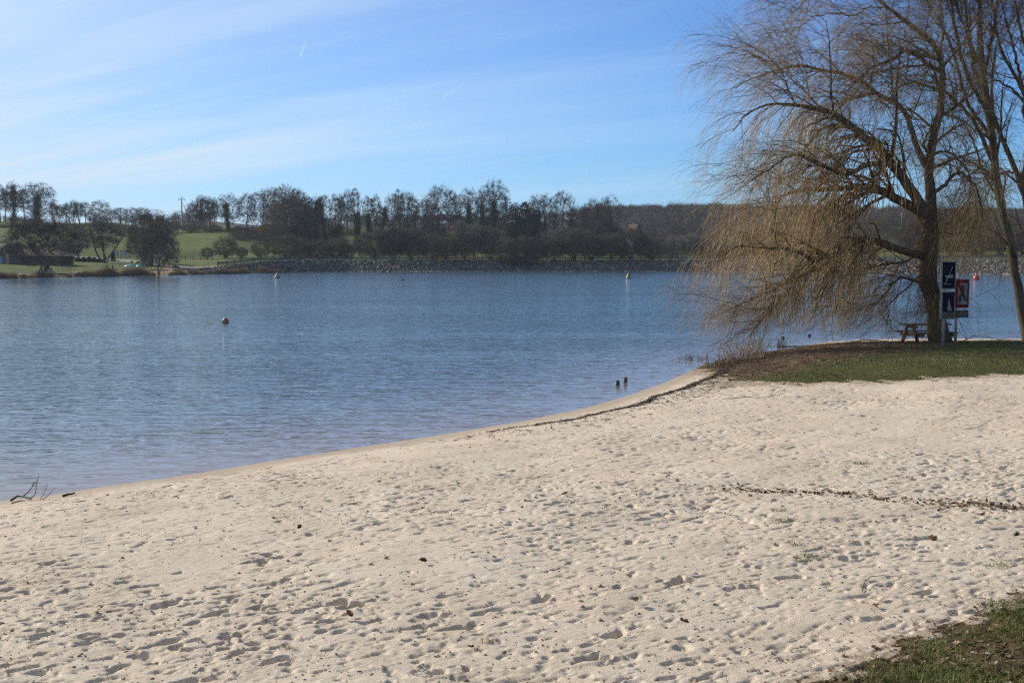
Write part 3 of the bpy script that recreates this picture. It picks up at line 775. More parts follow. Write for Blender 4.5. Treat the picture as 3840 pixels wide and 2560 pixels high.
# ------------------------------------------------------------------ trees across the lake
GL = "bare trees on the left ridge"
GN = "trees on the left lakeside lawn"
GR = "bare trees on the ridge behind the dam"
GS = "bare shrubs behind the dam fence"
for a in [
    # kind, px, top y, distance, width, label, group
    ('tall', -30, 705, 410, 60, "slim bare tree cut by the left edge of the picture on the ridge", GL),
    ('tall', 16, 688, 408, 52, "thin double-topped bare tree, leftmost on the left ridge", GL),
    ('tall', 36, 706, 405, 44, "straight thin bare tree left of the thick ivy trunk", GL),
    ('ivytall', 66, 668, 404, 74, "tall bare tree with a thick dark ivy trunk on the left ridge", GL),
    ('tall', 106, 706, 410, 46, "slight bare tree between the ivy trunk and the big spreading oak", GL),
    ('ivyoak', 156, 674, 402, 128, "big spreading bare oak with fan of heavy limbs on left ridge", GL),
    ('group', 215, 752, 408, 34, "wispy bare tree just right of the big spreading oak", GL),
    ('group', 238, 760, 412, 34, "small many-stemmed bare tree in the gap right of the oak", GL),
    ('group', 262, 752, 414, 32, "second small bare tree right of the big oak, with thin straight stems", GL),
    ('group', 288, 745, 408, 38, "tall close bunch of thin stems at the middle of the left ridge", GL),
    ('group', 310, 748, 411, 36, "bunch of thin stems with grass showing under it on the left ridge", GL),
    ('tall', 334, 748, 408, 34, "lone pointed bare tree between the stem bunches and the round crown", GL),
    ('oak', 388, 745, 404, 78, "round-crowned bare tree above the left car park road", GL),
    ('oak', 356, 790, 412, 50, "low dark bare tree tucked left of the round crown", GL),
    ('oak', 430, 780, 410, 60, "low bushy bare tree right of the round crown on the ridge", GL),
    ('oak', 462, 773, 412, 60, "wide low bare tree behind the street lamp on the ridge", GL),
    ('oak', 505, 772, 408, 60, "flat-topped bare tree left behind the lawn trio", GL),
    ('oak', 545, 770, 406, 62, "bare tree behind the top of the lawn trio", GL),
    ('lawn', 600, 790, hit(600, 998), 70, "low bare tree at the right end of the left ridge", GL),
    ('shrub', 40, 838, 380, 90, "dark hedge shrub under the thin trees at the far left", GL),
    ('shrub', 130, 838, 380, 110, "dark hedge shrub below the big spreading oak", GL),
    ('shrub', 470, 838, 372, 90, "dark bramble thicket below the ridge, behind the street lamp", GL),
    ('shrub', 530, 842, 372, 90, "dark bramble thicket behind the lawn trio", GL),
    ('shrub', 20, 900, 290, 90, "dark rounded shrub behind the wooden building roof", GL),
    ('shrub', 230, 880, 285, 100, "brownish shrub behind the right end of the wooden building", GL),
    ('lawn', 168, 776, hit(168, 1020), 262, "large round bare tree on the lawn in front of the building", GN),
    ('lawn', 304, 835, hit(304, 968), 92, "small round bare tree beside the row of clipped bushes", GN),
    ('group', 394, 800, hit(394, 985), 128, "bare tree with a V-shaped cluster of greenish upright stems", GN),
    ('lawn', 538, 845, hit(538, 985), 110, "low leaning bare tree, left one of the lawn trio", GN),
    ('tall', 574, 772, hit(574, 997), 140, "tallest bare tree in the middle of the lawn trio", GN),
    ('lawn', 600, 795, 218, 150, "bare tree with a forked trunk, right one of the lawn trio", GN),
    ('shrub', 633, 922, hit(633, 966), 44, "small grey shrub by the wooden rail fence", GN),
    # ridge left of the dam
    ('shrub', 655, 826, 408, 60, "brown bramble left of the utility pole", GR),
    ('shrub', 725, 836, 405, 74, "dark heathy thicket at the foot of the pale poplars", GR),
    ('shrub', 800, 838, 402, 80, "dark thicket under the right pale poplars", GR),
    ('group', 733, 744, 412, 44, "pale thin poplar nearest the utility pole", GR),
    ('group', 757, 726, 414, 36, "pale thin poplar, second from the utility pole", GR),
    ('group', 777, 722, 416, 36, "tallest of the pale thin poplars by the utility pole", GR),
    ('group', 797, 727, 414, 36, "pale thin poplar, fourth from the utility pole", GR),
    ('group', 815, 735, 412, 34, "last pale thin poplar, touching the dark ivy oak", GR),
    ('ivyoak', 866, 716, 404, 84, "dark ivy-covered oak standing alone at the meadow top", GR),
    ('oak', 934, 712, 404, 70, "bare tree with a leaning trunk right of the ivy oak", GR),
    ('oak', 988, 698, 405, 92, "bare tree with see-through crown at the left of the big clump", GR),
    ('oak', 1035, 690, 396, 100, "left dome of the big dark clump of trees", GR),
    ('oak', 1080, 681, 392, 120, "highest dome in the middle of the big dark clump", GR),
    ('ivyoak', 1122, 695, 392, 96, "right dome of the big dark clump of trees", GR),
    ('ivyoak', 1156, 718, 388, 70, "dark ivy tree at the right shoulder of the big clump", GR),
    ('ivytall', 1190, 722, 388, 56, "slim ivy tree in the notch right of the big clump", GR),
    ('ivytall', 1222, 720, 390, 54, "slim ivy-trunked tree left of the slender pale group", GR),
    ('broad', 1098, 720, 386, 150, "dense dark tree mass at the heart of the big clump", GR),
    ('oak', 1060, 745, 378, 130, "lower brown bare tree at the front of the big clump", GR),
    ('oak', 1140, 765, 378, 120, "lower brown bare tree at the right front of the big clump", GR),
    ('tall', 1262, 722, 408, 42, "slender bare tree, left of the slender group at the clump's right", GR),
    ('group', 1284, 716, 410, 36, "thin forked bare tree, second of the slender group", GR),
    ('tall', 1308, 702, 410, 46, "tall slender bare tree with a curved trunk, third of the group", GR),
    ('tall', 1336, 700, 410, 46, "tall slender bare tree rising behind the ivy column", GR),
    ('column', 1347, 764, 340, 30, "narrow column of dark ivy standing alone on the green slope", GR),
    ('ever', 1266, 832, 380, 62, "dark round evergreen bush at the foot of the slender group", GR),
    ('gold', 1003, 826, 390, 52, "tan-leaved shrub at the left foot of the big clump", GR),
    ('tall', 1386, 724, 412, 50, "light airy bare tree right of the ivy column", GR),
    ('tall', 1412, 721, 412, 48, "light airy bare tree left of the broken ivy stump", GR),
    ('column', 1390, 785, 400, 26, "short ivy stump between the airy trees", GR),
    ('ivytall', 1432, 764, 400, 50, "broken dead tree wrapped in ivy right of the airy trees", GR),
    ('oak', 1474, 716, 404, 62, "bare tree with upswept limbs left of the twin tall trunks", GR),
    ('tall', 1500, 704, 404, 46, "tall straight bare tree, left twin above the long shrub bank", GR),
    ('oak', 1527, 706, 402, 74, "bare tree with a wide fork, right twin above the long shrub bank", GR),
    ('tall', 1553, 718, 404, 48, "thin dark bare tree right of the wide-forked one", GR),
    ('oak', 1592, 735, 402, 70, "rounded bare tree left of the great oak", GR),
    ('oak', 1622, 742, 398, 66, "small low bare tree against the left side of the great oak", GR),
    ('oak', 1654, 678, 394, 138, "great oak with twisting limbs and a high broken top", GR),
    ('oak', 1706, 712, 400, 56, "bare tree filling the right arm of the great oak", GR),
    ('ivyoak', 1758, 692, 398, 82, "bare tree with crooked top and ivy base right of the great oak", GR),
    ('ivyoak', 1812, 690, 396, 66, "dark tree leaning on the tallest dome-shaped tree", GR),
    ('ivyoak', 1855, 658, 394, 108, "tallest bare tree with a full dome crown and dark ivy base", GR),
    ('oak', 1900, 738, 398, 70, "low bare tree between the dome crown and the dark evergreen", GR),
    ('ever', 1957, 745, 388, 100, "big dark evergreen mass in the middle of the ridge", GR),
    ('ever', 1996, 765, 384, 66, "smaller dark evergreen at the right of the evergreen mass", GR),
    ('oak', 2008, 716, 394, 78, "bare tree rising just right of the dark evergreens", GR),
    ('oak', 2048, 710, 388, 82, "rounded bare tree, middle one right of the evergreens", GR),
    ('oak', 2110, 702, 390, 96, "broad bare oak with stout open limbs right of the evergreens", GR),
    ('oak', 2165, 760, 392, 70, "low bare tree in the dip right of the broad oak", GR),
    ('oak', 2220, 730, 382, 84, "left bare tree of the last tall pair before the distant wood", GR),
    ('oak', 2282, 716, 382, 92, "right pale-edged bare tree of the last tall pair before the wood", GR),
    ('oak', 2250, 748, 378, 90, "lower dark bare tree under the last tall pair", GR),
    ('oak', 2526, 746, 560, 80, "stag-headed bare tree standing out above the distant wood", GR),
    ('oak', 2590, 766, 540, 60, "bare tree above the wood beside the willow's outer twigs", GR),
    ('oak', 2690, 742, 500, 80, "bare tree seen through the willow's outermost twigs", GR),
]:
    plant(*a)
GS_LIST = [
    ('shrub', 783, 922, 308, 46, "small thorny bush left of the round grey shrub in the meadow"),
    ('shrub', 852, 876, 306, 92, "large round grey shrub alone in the meadow"),
    ('shrub', 912, 922, 304, 46, "sparse little shrub between the two round meadow shrubs"),
    ('shrub', 982, 896, 304, 72, "neat round shrub, right one of the two meadow shrubs"),
    ('shrub', 1082, 868, 306, 150, "wide dark shrub below the big clump"),
    ('shrub', 1140, 900, 302, 80, "low dark shrub at the foot of the big clump"),
    ('shrub', 1200, 888, 306, 110, "brown shrub right of the wide dark shrub"),
    ('shrub', 1262, 876, 308, 104, "reddish-topped shrub below the evergreen bush"),
    ('shrub', 1304, 908, 306, 60, "small russet bush at the edge of the green gap"),
    ('broad', 1412, 850, 312, 160, "broad twiggy thicket right of the ivy column"),
    ('broad', 1480, 842, 312, 130, "tall twiggy thicket below the twin tall trunks"),
    ('broad', 1542, 850, 312, 130, "dark twiggy thicket in front of the rounded tree"),
    ('shrub', 1624, 862, 310, 110, "many-stemmed thicket left below the great oak"),
    ('shrub', 1672, 872, 308, 84, "low thicket right below the great oak"),
    ('pale', 1722, 815, 312, 70, "whitish birch sapling among the brown thickets"),
    ('pale', 1780, 822, 314, 76, "second whitish sapling, right of the first birch"),
    ('broad', 1745, 858, 308, 90, "brown thicket at the feet of the birch saplings"),
    ('shrub', 1838, 838, 314, 90, "grey thicket below the dome-crowned tree"),
    ('shrub', 1900, 880, 308, 90, "low grey thicket in front of the evergreen mass"),
    ('shrub', 1962, 868, 308, 110, "rounded thicket below the evergreen mass"),
    ('broad', 2010, 880, 310, 90, "brown thicket right of the evergreen mass"),
    ('broad', 2075, 880, 312, 100, "brown twiggy thicket below the broad oak"),
    ('broad', 2150, 842, 314, 160, "large purplish thicket right of the broad oak"),
    ('shrub', 2215, 868, 312, 120, "dark thicket below the last tall pair"),
    ('broad', 2290, 862, 314, 120, "tall brown thicket left of the red-roofed house"),
    ('ever', 2322, 846, 318, 40, "small dark fir left of the red-roofed house"),
    ('broad', 2362, 842, 312, 130, "thicket hiding the foot of the red-roofed house"),
    ('shrub', 2440, 874, 316, 120, "reddish-brown thicket right of the house"),
    ('pale', 2510, 880, 312, 46, "thin grey sapling on the grass right of the house"),
    ('pale', 2545, 872, 316, 46, "thin grey sapling, second from the house"),
    ('pale', 2585, 866, 314, 56, "taller grey sapling by the willow's outer twigs"),
    ('shrub', 2640, 862, 318, 140, "brown thicket behind the willow's outer twigs"),
    ('broad', 2740, 850, 318, 150, "brown thicket behind the left part of the willow curtain"),
    ('shrub', 2840, 858, 316, 130, "brown thicket behind the middle of the willow curtain"),
    ('broad', 2940, 840, 320, 150, "tall thicket behind the thick of the willow"),
    ('shrub', 3050, 862, 312, 120, "thicket behind the inner willow branches"),
    ('shrub', 3140, 870, 306, 110, "thicket behind the willow left of its trunk"),
    ('broad', 3420, 820, 300, 120, "thicket directly behind the willow trunk"),
    ('broad', 3560, 810, 300, 170, "big brown thicket seen between the two trunks above the signs"),
    ('shrub', 3650, 850, 290, 150, "rounded brown thicket above the red buoy"),
    ('broad', 3740, 826, 292, 160, "dark thicket beside the right trunk"),
    ('shrub', 3830, 840, 286, 160, "brown thicket at the right edge behind the dam"),
    ('broad', 3930, 826, 286, 160, "brown thicket cut by the right edge of the picture"),
]
for a in GS_LIST: plant(*a, GS)

# tangled undergrowth along the ridge, between the trunks
k = 900
pu = rng.uniform(880, 2420, k); du = rng.uniform(372, 418, k)
pu2 = rng.uniform(2380, 4400, 1500); du2 = rng.uniform(322, 440, 1500)
keep2 = ~((pu2 > 3265) & (pu2 < 3350) & (du2 < 360)) & ~((pu2 < 2700) & (du2 < 345))
pu, du = np.concatenate([pu, pu2[keep2]]), np.concatenate([du, du2[keep2]])
ok = ~((pu > 1300) & (pu < 1470) & (du < 400)); pu, du = pu[ok], du[ok]; k = len(pu)
bu = np.stack([(pu - 1920) / F * du / CP, du, tz(pu, du)], -1)
hu = rng.uniform(1.6, 4.6, k) * np.interp(pu, [880, 1000, 1200, 1300, 1480, 1600, 2420], [.5, 1.1, 1.1, .6, .8, 1.1, 1.2])
m = 26
st = np.repeat(bu, m, 0) + rng.normal(size=(k * m, 3)) * [1.1, 1.1, 0]
P1 = walk(st, rng.normal(size=(k * m, 3)) * .5 + UP, np.repeat(hu, m) * rng.uniform(.5, 1.05, k * m), 3, .0, .14)
P2, R2 = sprout(P1, np.full((k * m, 4), .03), 3, .2, 1, 42, .45, 2, .04, .2, .8, .6, .022)
V, Q = join([tubes(P1, np.full((k * m, 1), .032) * np.array([[1, .9, .7, .5]]), 3), tubes(P2, R2, 3)])
um = tree_mat("undergrowth_twigs", (0.105, 0.080, 0.062), (0.050, 0.042, 0.036), 0.08)
tag(link("undergrowth", mesh_np("undergrowth", V, Q), um), "dark leafless undergrowth between the trunks on the ridge", "undergrowth", kind='stuff')

# distant wood on the hills behind
n = 2090
pxw = np.concatenate([rng.uniform(2180, 4100, 1800), rng.uniform(1150, 2250, 220), rng.uniform(560, 800, 40), rng.uniform(-100, 560, 30)])
Dw_ = np.where(pxw > 2150, np.where(rng.uniform(size=n) < .32, rng.uniform(770, 835, n), rng.uniform(445, 800, n)), rng.uniform(600, 840, n))
base = np.stack([(pxw - 1920) / F * Dw_ / CP, Dw_, tz(pxw, Dw_)], -1)
hts = rng.uniform(5.5, 9.5, n) * np.where(Dw_ > 770, .85, 1)
Pt = walk(base, np.array([[0, 0, 1.0]] * n) + rng.normal(size=(n, 3)) * .05, hts * .7, 4, .05, .06)
Rt = hts[:, None] * np.linspace(.02, .008, 5)[None]
m = 60
q = unit(rng.normal(size=(n, m, 3))) * rng.uniform(.2, 1, (n, m, 1)) ** .5
q = q * (hts[:, None, None] * np.array([.62, .62, .50])) + base[:, None] + np.array([0, 0, .44]) * hts[:, None, None]
s0 = Pt[np.arange(n)[:, None], rng.integers(2, 5, (n, m))]
P1 = np.stack([s0, s0 * .45 + q * .55 + UP * hts[:, None, None] * .04, q], 2).reshape(-1, 3, 3)
R1 = np.full((n * m, 1), .06) * np.array([[1.2, .9, .6]])
i_ = rng.integers(0, n * m, 130000)
P2 = walk(P1[i_, 1 + rng.integers(0, 2, 130000)], unit(P1[i_, 2] - P1[i_, 0]) + rng.normal(size=(130000, 3)) * .5 + UP * .3, rng.uniform(.8, 2.2, 130000), 1, 0, .1)
R2 = np.full((130000, 2), .045)
V, Q = join([tubes(Pt, Rt, 4), tubes(P1, R1, 3), tubes(P2, R2, 3)])
dw = tree_mat("distant_wood", (0.115, 0.085, 0.072), (0.062, 0.050, 0.046), 0.05)
tag(link("distant_woods", mesh_np("distant_woods", V, Q), dw), "brown leafless wood covering the hills behind the dam", "wood", kind='stuff')
# ------------------------------------------------------------------ dam: rock facing, rail, guard rail
def strip_pt(px, s, dz=0.0):
    return far(px, float(np.interp(px, SH_X, SH_D)) + s, dz)
k = 15000
pr = rng.uniform(560, 4700, k); sr = rng.uniform(-0.6, 8.6, k)
keep = sr > np.interp(pr, [560, 700, 1000, 1060], [7.6, 6.6, 1.2, -1])      # the facing tapers out to the left
pr, sr = pr[keep], sr[keep]
sh = np.interp(pr, SH_X, SH_D)
du = sh + sr
base = np.stack([(pr - 1920) / F * du / CP, du, np.maximum(tz(pr, du), -.1)], -1)
ico = np.array([(x, y, z) for x in (-1, 0, 1) for y in (-1, 0, 1) for z in (-1, 0, 1) if (x, y, z) != (0, 0, 0)], float)
import bmesh
bm_ = bmesh.new(); bmesh.ops.create_icosphere(bm_, subdivisions=1, radius=1)
bm_.verts.ensure_lookup_table()
IV = np.array([v.co[:] for v in bm_.verts]); IF = np.array([[v.index for v in f.verts] for f in bm_.faces]); bm_.free()
def rocks(base, size, squash=.75):
    n = len(base)
    q = IV[None] * (1 + rng.normal(size=(n, len(IV), 1)) * .20)
    rot = np.linalg.qr(rng.normal(size=(n, 3, 3)))[0]
    q = q * rng.uniform(.55, 1.25, (n, 1, 3))
    q = np.einsum('nij,nkj->nki', rot, q) * size[:, None, None]
    q[..., 2] *= squash
    V = (q + base[:, None]).reshape(-1, 3)
    Q = (IF[None] + (np.arange(n) * len(IV))[:, None, None]).reshape(-1, 3)
    return V, Q
sz = rng.uniform(.16, .46, len(pr))
V, Q = rocks(base, sz)
rock = bpy.data.materials.new("riprap_rock"); rock.use_nodes = True
t = rock.node_tree; b = t.nodes['Principled BSDF']; b.inputs['Roughness'].default_value = .8; b.inputs['Specular IOR Level'].default_value = .3
g = N(t, 'ShaderNodeNewGeometry')
wn = ramp(t, g.outputs['Random Per Island'], [(0.0, (0.040, 0.038, 0.038)), (0.5, (0.095, 0.089, 0.085)), (0.8, (0.17, 0.155, 0.14)), (0.95, (0.26, 0.22, 0.185)), (1.0, (0.44, 0.40, 0.35))])
n_ = N(t, 'ShaderNodeTexNoise', i_Scale=4.0, i_Detail=4.0); L(t, g.outputs['Position'], n_.inputs['Vector'])
L(t, mixc(t, 1.0, wn, ramp(t, n_.outputs[0], [(.3, (.6, .6, .6)), (.7, (1.2, 1.2, 1.2))]), 'MULTIPLY'), b.inputs['Base Color'])
tag(link("riprap", mesh_np("riprap", V, Q), rock), "dark grey rocks facing the dam down to the waterline", "rocks", kind='stuff')
# pale stones awash along the waterline of the dam
kk = 900
pr = rng.uniform(1040, 4300, kk); du = np.interp(pr, SH_X, SH_D) + rng.uniform(-.7, .1, kk)
base = np.stack([(pr - 1920) / F * du / CP, du, np.full(kk, .06)], -1)
V, Q = rocks(base, rng.uniform(.08, .22, kk), .6)
palest = mat("pale_stone", (0.62, 0.57, 0.50), .8, scale=1.5, col2=(.30, .26, .22))
tag(link("waterline_stones", mesh_np("waterline_stones", V, Q), palest), "pale stones awash along the foot of the rock dam", "stones", kind='stuff')

wood_grey = mat("weathered_wood", (0.12, 0.105, 0.09), .85, scale=2.0, col2=(.06, .052, .046))
wood_pale = mat("pale_rail_wood", (0.42, 0.37, 0.30), .8, scale=2.0, col2=(.24, .20, .16))
road_rail = mat("dull_guard_rail", (0.10, 0.12, 0.15), .6, scale=1.0, col2=(.06, .075, .095))
steel = mat("galvanised_rail", (0.33, 0.36, 0.40), .45, scale=1.0, metal=.3)
def fence_pts(x0, x1, off, gap):
    """points every gap metres along the shore line moved inland by off"""
    xs = np.linspace(x0, x1, 3000)
    D_ = np.interp(xs, SH_X, SH_D) + off
    D_ = np.convolve(np.pad(D_, 60, mode='edge'), np.ones(121) / 121, 'valid')
    p = np.stack([(xs - 1920) / F * D_ / CP, D_], -1)
    l = np.concatenate([[0], np.cumsum(np.linalg.norm(np.diff(p, axis=0), axis=1))])
    n = int(l[-1] / gap)
    tt = np.arange(n + 1) * gap
    x = np.interp(tt, l, p[:, 0]); y = np.interp(tt, l, p[:, 1]); pxx = np.interp(tt, l, xs)
    return [Vector((a, b_, float(tz(c, b_)))) for a, b_, c in zip(x, y, pxx)]
# dam railing: heavy posts, two rails, thin balusters
fp = fence_pts(822, 4250, 9.5, 2.55)[:99]
rail = thing("dam_railing", "dark wooden railing with posts and thin bars along the dam crest", "railing", fp[0])
def rel(v, o): return v - Vector(o)
o0 = fp[0]
for p in fp:
    m_ = MB(); q = rel(p, o0); m_.box((q.x, q.y, q.z + .66), (.17, .17, 1.42)); m_.box((q.x, q.y, q.z + 1.385), (.2, .2, .05)); m_.build("post", wood_grey, rail)
m_ = MB()
for a, b_ in zip(fp[:-1], fp[1:]):
    for h_ in (1.12, .28): m_.bar(rel(a, o0) + Vector((0, -.1, h_)), rel(b_, o0) + Vector((0, -.1, h_)), .05, .10)
m_.build("rails", wood_grey, rail)
m_ = MB()
for a, b_ in zip(fp[:-1], fp[1:]):
    for q in range(1, 13):
        c = rel(a, o0).lerp(rel(b_, o0), q / 13); m_.box((c.x, c.y - .1, c.z + .70), (.035, .035, .8))
tag(m_.build("balusters", wood_grey, rail), kind='stuff')
# metal guard rail of the road behind
gp = fence_pts(822, 4250, 14.5, 4.0)
o1 = gp[0]
gr_ = thing("guard_rail", "grey metal guard rail along the road behind the dam railing", "guard rail", o1)
m_ = MB()
for a, b_ in zip(gp[:-1], gp[1:]):
    m_.bar(rel(a, o1) + Vector((0, 0, .62)), rel(b_, o1) + Vector((0, 0, .62)), .06, .31)
m_.build("beam", road_rail, gr_)
for p in gp[:99]:
    q = rel(p, o1); m_ = MB(); m_.box((q.x, q.y + .09, q.z + .38), (.1, .1, .8)); m_.build("post", steel, gr_)
# low two-rail fence of the left road
lf_px = [(495, 970), (560, 971), (640, 973), (700, 974), (760, 975), (815, 976)]
def polyline_far(pts, gap):
    w_ = np.array([far(x, hit(x, y)) for x, y in pts])
    l = np.concatenate([[0], np.cumsum(np.linalg.norm(np.diff(w_[:, :2], axis=0), axis=1))])
    tt = np.arange(0, l[-1], gap)
    out_ = []
    for s_ in tt:
        x, y = np.interp(s_, l, w_[:, 0]), np.interp(s_, l, w_[:, 1])
        out_.append(Vector((x, y, float(tz(1920 + x / y * F * CP, y)))))
    return out_
lp = polyline_far(lf_px, 2.3)
o2 = lp[0]
lf_ = thing("rail_fence", "low pale-topped wooden rail fence left of the dam railing", "fence", o2)
m_ = MB()
for p in lp:
    q = rel(p, o2); pm_ = MB(); pm_.box((q.x, q.y, q.z + .42), (.16, .16, 1.0)); pm_.build("post", wood_grey, lf_)
for a, b_ in zip(lp[:-1], lp[1:]): m_.bar(rel(a, o2) + Vector((0, -.11, .74)), rel(b_, o2) + Vector((0, -.11, .74)), .12, .14)
m_.build("top_rail", wood_pale, lf_)
m_ = MB()
for a, b_ in zip(lp[:-1], lp[1:]): m_.bar(rel(a, o2) + Vector((0, -.11, .34)), rel(b_, o2) + Vector((0, -.11, .34)), .08, .11)
m_.build("lower_rail", wood_grey, lf_)
# wire fence of the meadow
wp = [Vector(far(x, hit(x, y))) for x, y in [(645, 966), (662, 965), (684, 963), (704, 962), (720, 963), (736, 963), (752, 962), (770, 963), (790, 963), (815, 962), (845, 962), (880, 962), (930, 960)]]
wf = thing("wire_fence", "thin wire fence on stakes at the foot of the meadow", "fence", wp[0])
for p in wp:
    q = rel(p, wp[0]); m_ = MB(); m_.tube([(q.x, q.y, q.z - .2), (q.x + rng.uniform(-.05, .05), q.y, q.z + rng.uniform(1.1, 1.5))], .06, 6); m_.build("stake", wood_grey, wf)
m_ = MB()
for a, b_ in zip(wp[:-1], wp[1:]):
    for h_ in (.5, .95): m_.bar(rel(a, wp[0]) + Vector((0, 0, h_)), rel(b_, wp[0]) + Vector((0, 0, h_)), .012, .012)
m_.build("wires", steel, wf)

# ------------------------------------------------------------------ left shore
# pale path and boat ramp
def path(pts, wd, name, m, dz=.06):
    w_ = []
    for x, y in pts: w_.append(far(x, hit(x, y)))
    w_ = np.array(w_); l = np.concatenate([[0], np.cumsum(np.linalg.norm(np.diff(w_[:, :2], axis=0), axis=1))])
    tt = np.linspace(0, l[-1], 120); c = np.stack([np.interp(tt, l, w_[:, 0]), np.interp(tt, l, w_[:, 1])], -1)
    for q in range(3): c[1:-1] = (c[:-2] + c[1:-1] * 2 + c[2:]) / 4
    tg = unit(np.gradient(c, axis=0)); nr = np.stack([-tg[:, 1], tg[:, 0]], -1)
    V = []
    for e in np.linspace(-.5, .5, 7):
        xy = c + nr * wd * e
        V.append(np.column_stack([xy, tz(1920 + xy[:, 0] / xy[:, 1] * F * CP, xy[:, 1]) + dz]))
    V = np.stack(V, 1).reshape(-1, 3); idx = np.arange(len(V)).reshape(120, 7)
    Q = np.stack([idx[:-1, :-1], idx[:-1, 1:], idx[1:, 1:], idx[1:, :-1]], -1).reshape(-1, 4)
    return tag(link(name, mesh_np(name, V, Q, True), m), kind='structure')
asph = mat("pale_tarmac", (0.30, 0.29, 0.27), .9, scale=.8, col2=(.21, .20, .18))
path([(180, 966), (270, 966), (360, 968), (440, 973), (500, 981), (570, 989), (640, 997), (720, 1006), (800, 1014), (850, 1019)], 4.6, "road", asph)
sandpath = mat("sandy_path", (0.40, 0.33, 0.23), .95, scale=.8, col2=(.24, .20, .12))
path([(-60, 1031), (0, 1030), (80, 1028), (160, 1026), (330, 1021), (480, 1017), (560, 1015), (640, 1013)], 1.3, "footpath", sandpath, .05)
# reeds along the left shore
def reeds(px, dist, n, hgt, wid, base_z=None):
    D_ = np.interp(px, SH_X, SH_D) + dist
    b_ = np.stack([(px - 1920) / F * D_ / CP, D_, np.maximum(tz(px, D_), 0) - .03], -1)
    P_ = walk(b_, UP + rng.normal(size=(n, 3)) * .22, hgt, 2, -.05, .12)
    return tubes(P_, wid * np.array([[1, .8, .35]]) * np.ones((n, 1)), 3)
k = 17000
cl_c = np.concatenate([rng.uniform(-200, 300, 24), rng.uniform(300, 560, 34), rng.uniform(560, 1060, 30)])
ci = rng.integers(0, len(cl_c), k)
cs = rng.uniform(.35, 1.0, len(cl_c)); cs[(cl_c > 340) & (cl_c < 560)] *= 1.35
pxr = cl_c[ci] + rng.normal(size=k) * 11 * cs[ci]
V, Q = reeds(pxr, rng.uniform(-.2, 1.1, k) + rng.normal(size=len(cl_c))[ci] * .4, k, rng.uniform(.5, 1.25, k) * cs[ci], .03)
reed_m = tree_mat("dead_reed", (0.50, 0.34, 0.22), (0.27, 0.165, 0.10), .6)
tag(link("reeds", mesh_np("reeds", V, Q), reed_m), "tawny dead reeds fringing the left shore", "reeds", kind='stuff')

def left_thing(name, label, cat, px, py, rz=0, group=None):
    return thing(name, label, cat, Vector(far(px, hit(px, py))), rz, group)
def mpp(px, py): return hit(px, py) / F              # metres per pixel there
green_bush = tree_mat("clipped_leaves", (0.040, 0.052, 0.020), (0.018, 0.026, 0.011), 4.0)
# clipped round bushes
for q, (x, y, wpx, lab) in enumerate([
        (284, 970, 14, "clipped round bush nearest the right end of the wooden building"), (301, 971, 13, "clipped round bush under the small round bare tree"),
        (323, 971, 14, "clipped round bush, third from the building"), (343, 972, 17, "largest clipped round bush, middle of the row"),
        (361, 973, 15, "clipped round bush left of the V-shaped tree's neighbour"), (383, 975, 14, "clipped round bush touching the V-shaped tree trunk")]):
    o = left_thing("clipped_bush", lab, "bush", x, y, 0, "clipped round bushes along the car park road")
    r = wpx * mpp(x, y) / 2
    m_ = MB(); m_.tube([(0, 0, -.1), (0, 0, r * .5)], .07, 6); m_.build("stem", bark, o)
    n = 900; d_ = unit(rng.normal(size=(n, 3))); d_[:, 2] = np.abs(d_[:, 2]) * 1.0
    V, Q = leaves(d_ * r * rng.uniform(.82, 1.02, (n, 1)) + [0, 0, r * .12], r * .28)
    me = mesh_np("foliage", V, Q); link("foliage", me, green_bush, o)
    core = MB(); core.lathe([(.05, 0), (r * .86, .05), (r * .9, r * .4), (r * .62, r * .75), (.05, r * .98)], 12); core.build("core", green_bush, o, True)
# low dark hedge
hpts = [far(x, hit(x, y)) for x, y in [(290, 981), (330, 982), (370, 983), (400, 984)]]
n = 5000; tq = rng.uniform(0, 1, n); hp = np.array(hpts)
hx = np.stack([np.interp(tq, np.linspace(0, 1, 4), hp[:, c_]) for c_ in range(3)], -1)
V, Q = leaves(hx + rng.uniform(-1, 1, (n, 3)) * [.2, .5, .35] + [0, 0, .32], .2)
tag(link("low_hedge", mesh_np("low_hedge", V, Q), green_bush), "low dark hedge below the row of clipped bushes", "hedge")
# conifer beside the notice boards
plant('cone', 432, 936, 0, 16, "slim dark cone-shaped conifer left of the notice boards", None, ybase=980)
# boulders
for q, (x, y, wpx, lab) in enumerate([
        (502, 985, 16, "flat boulder at the road edge below the notice boards"), (521, 987, 13, "small boulder left of the lawn trio"),
        (560, 989, 12, "boulder at the foot of the lawn trio's left trunk"), (606, 994, 15, "boulder right of the lawn trio's trunks"),
        (623, 996, 11, "small dark boulder, second right of the lawn trio"), (639, 998, 12, "small boulder, third right of the lawn trio"),
        (662, 1004, 26, "largest dark boulder beside the boat ramp"), (675, 1005, 16, "low boulder leaning on the largest one by the ramp"),
        (893, 1021, 24, "dark boulder among the reeds near the rock facing")]):
    r = wpx * mpp(x, y) / 2; p = far(x, hit(x, y))
    V, Q = rocks(np.array([[0, 0, r * .35]]), np.array([r * 1.05]), .7)
    o = link("boulder", mesh_np("boulder", V, Q, True), darkstone); o.location = p
    tag(o, lab, "boulder", "boulders along the left road")
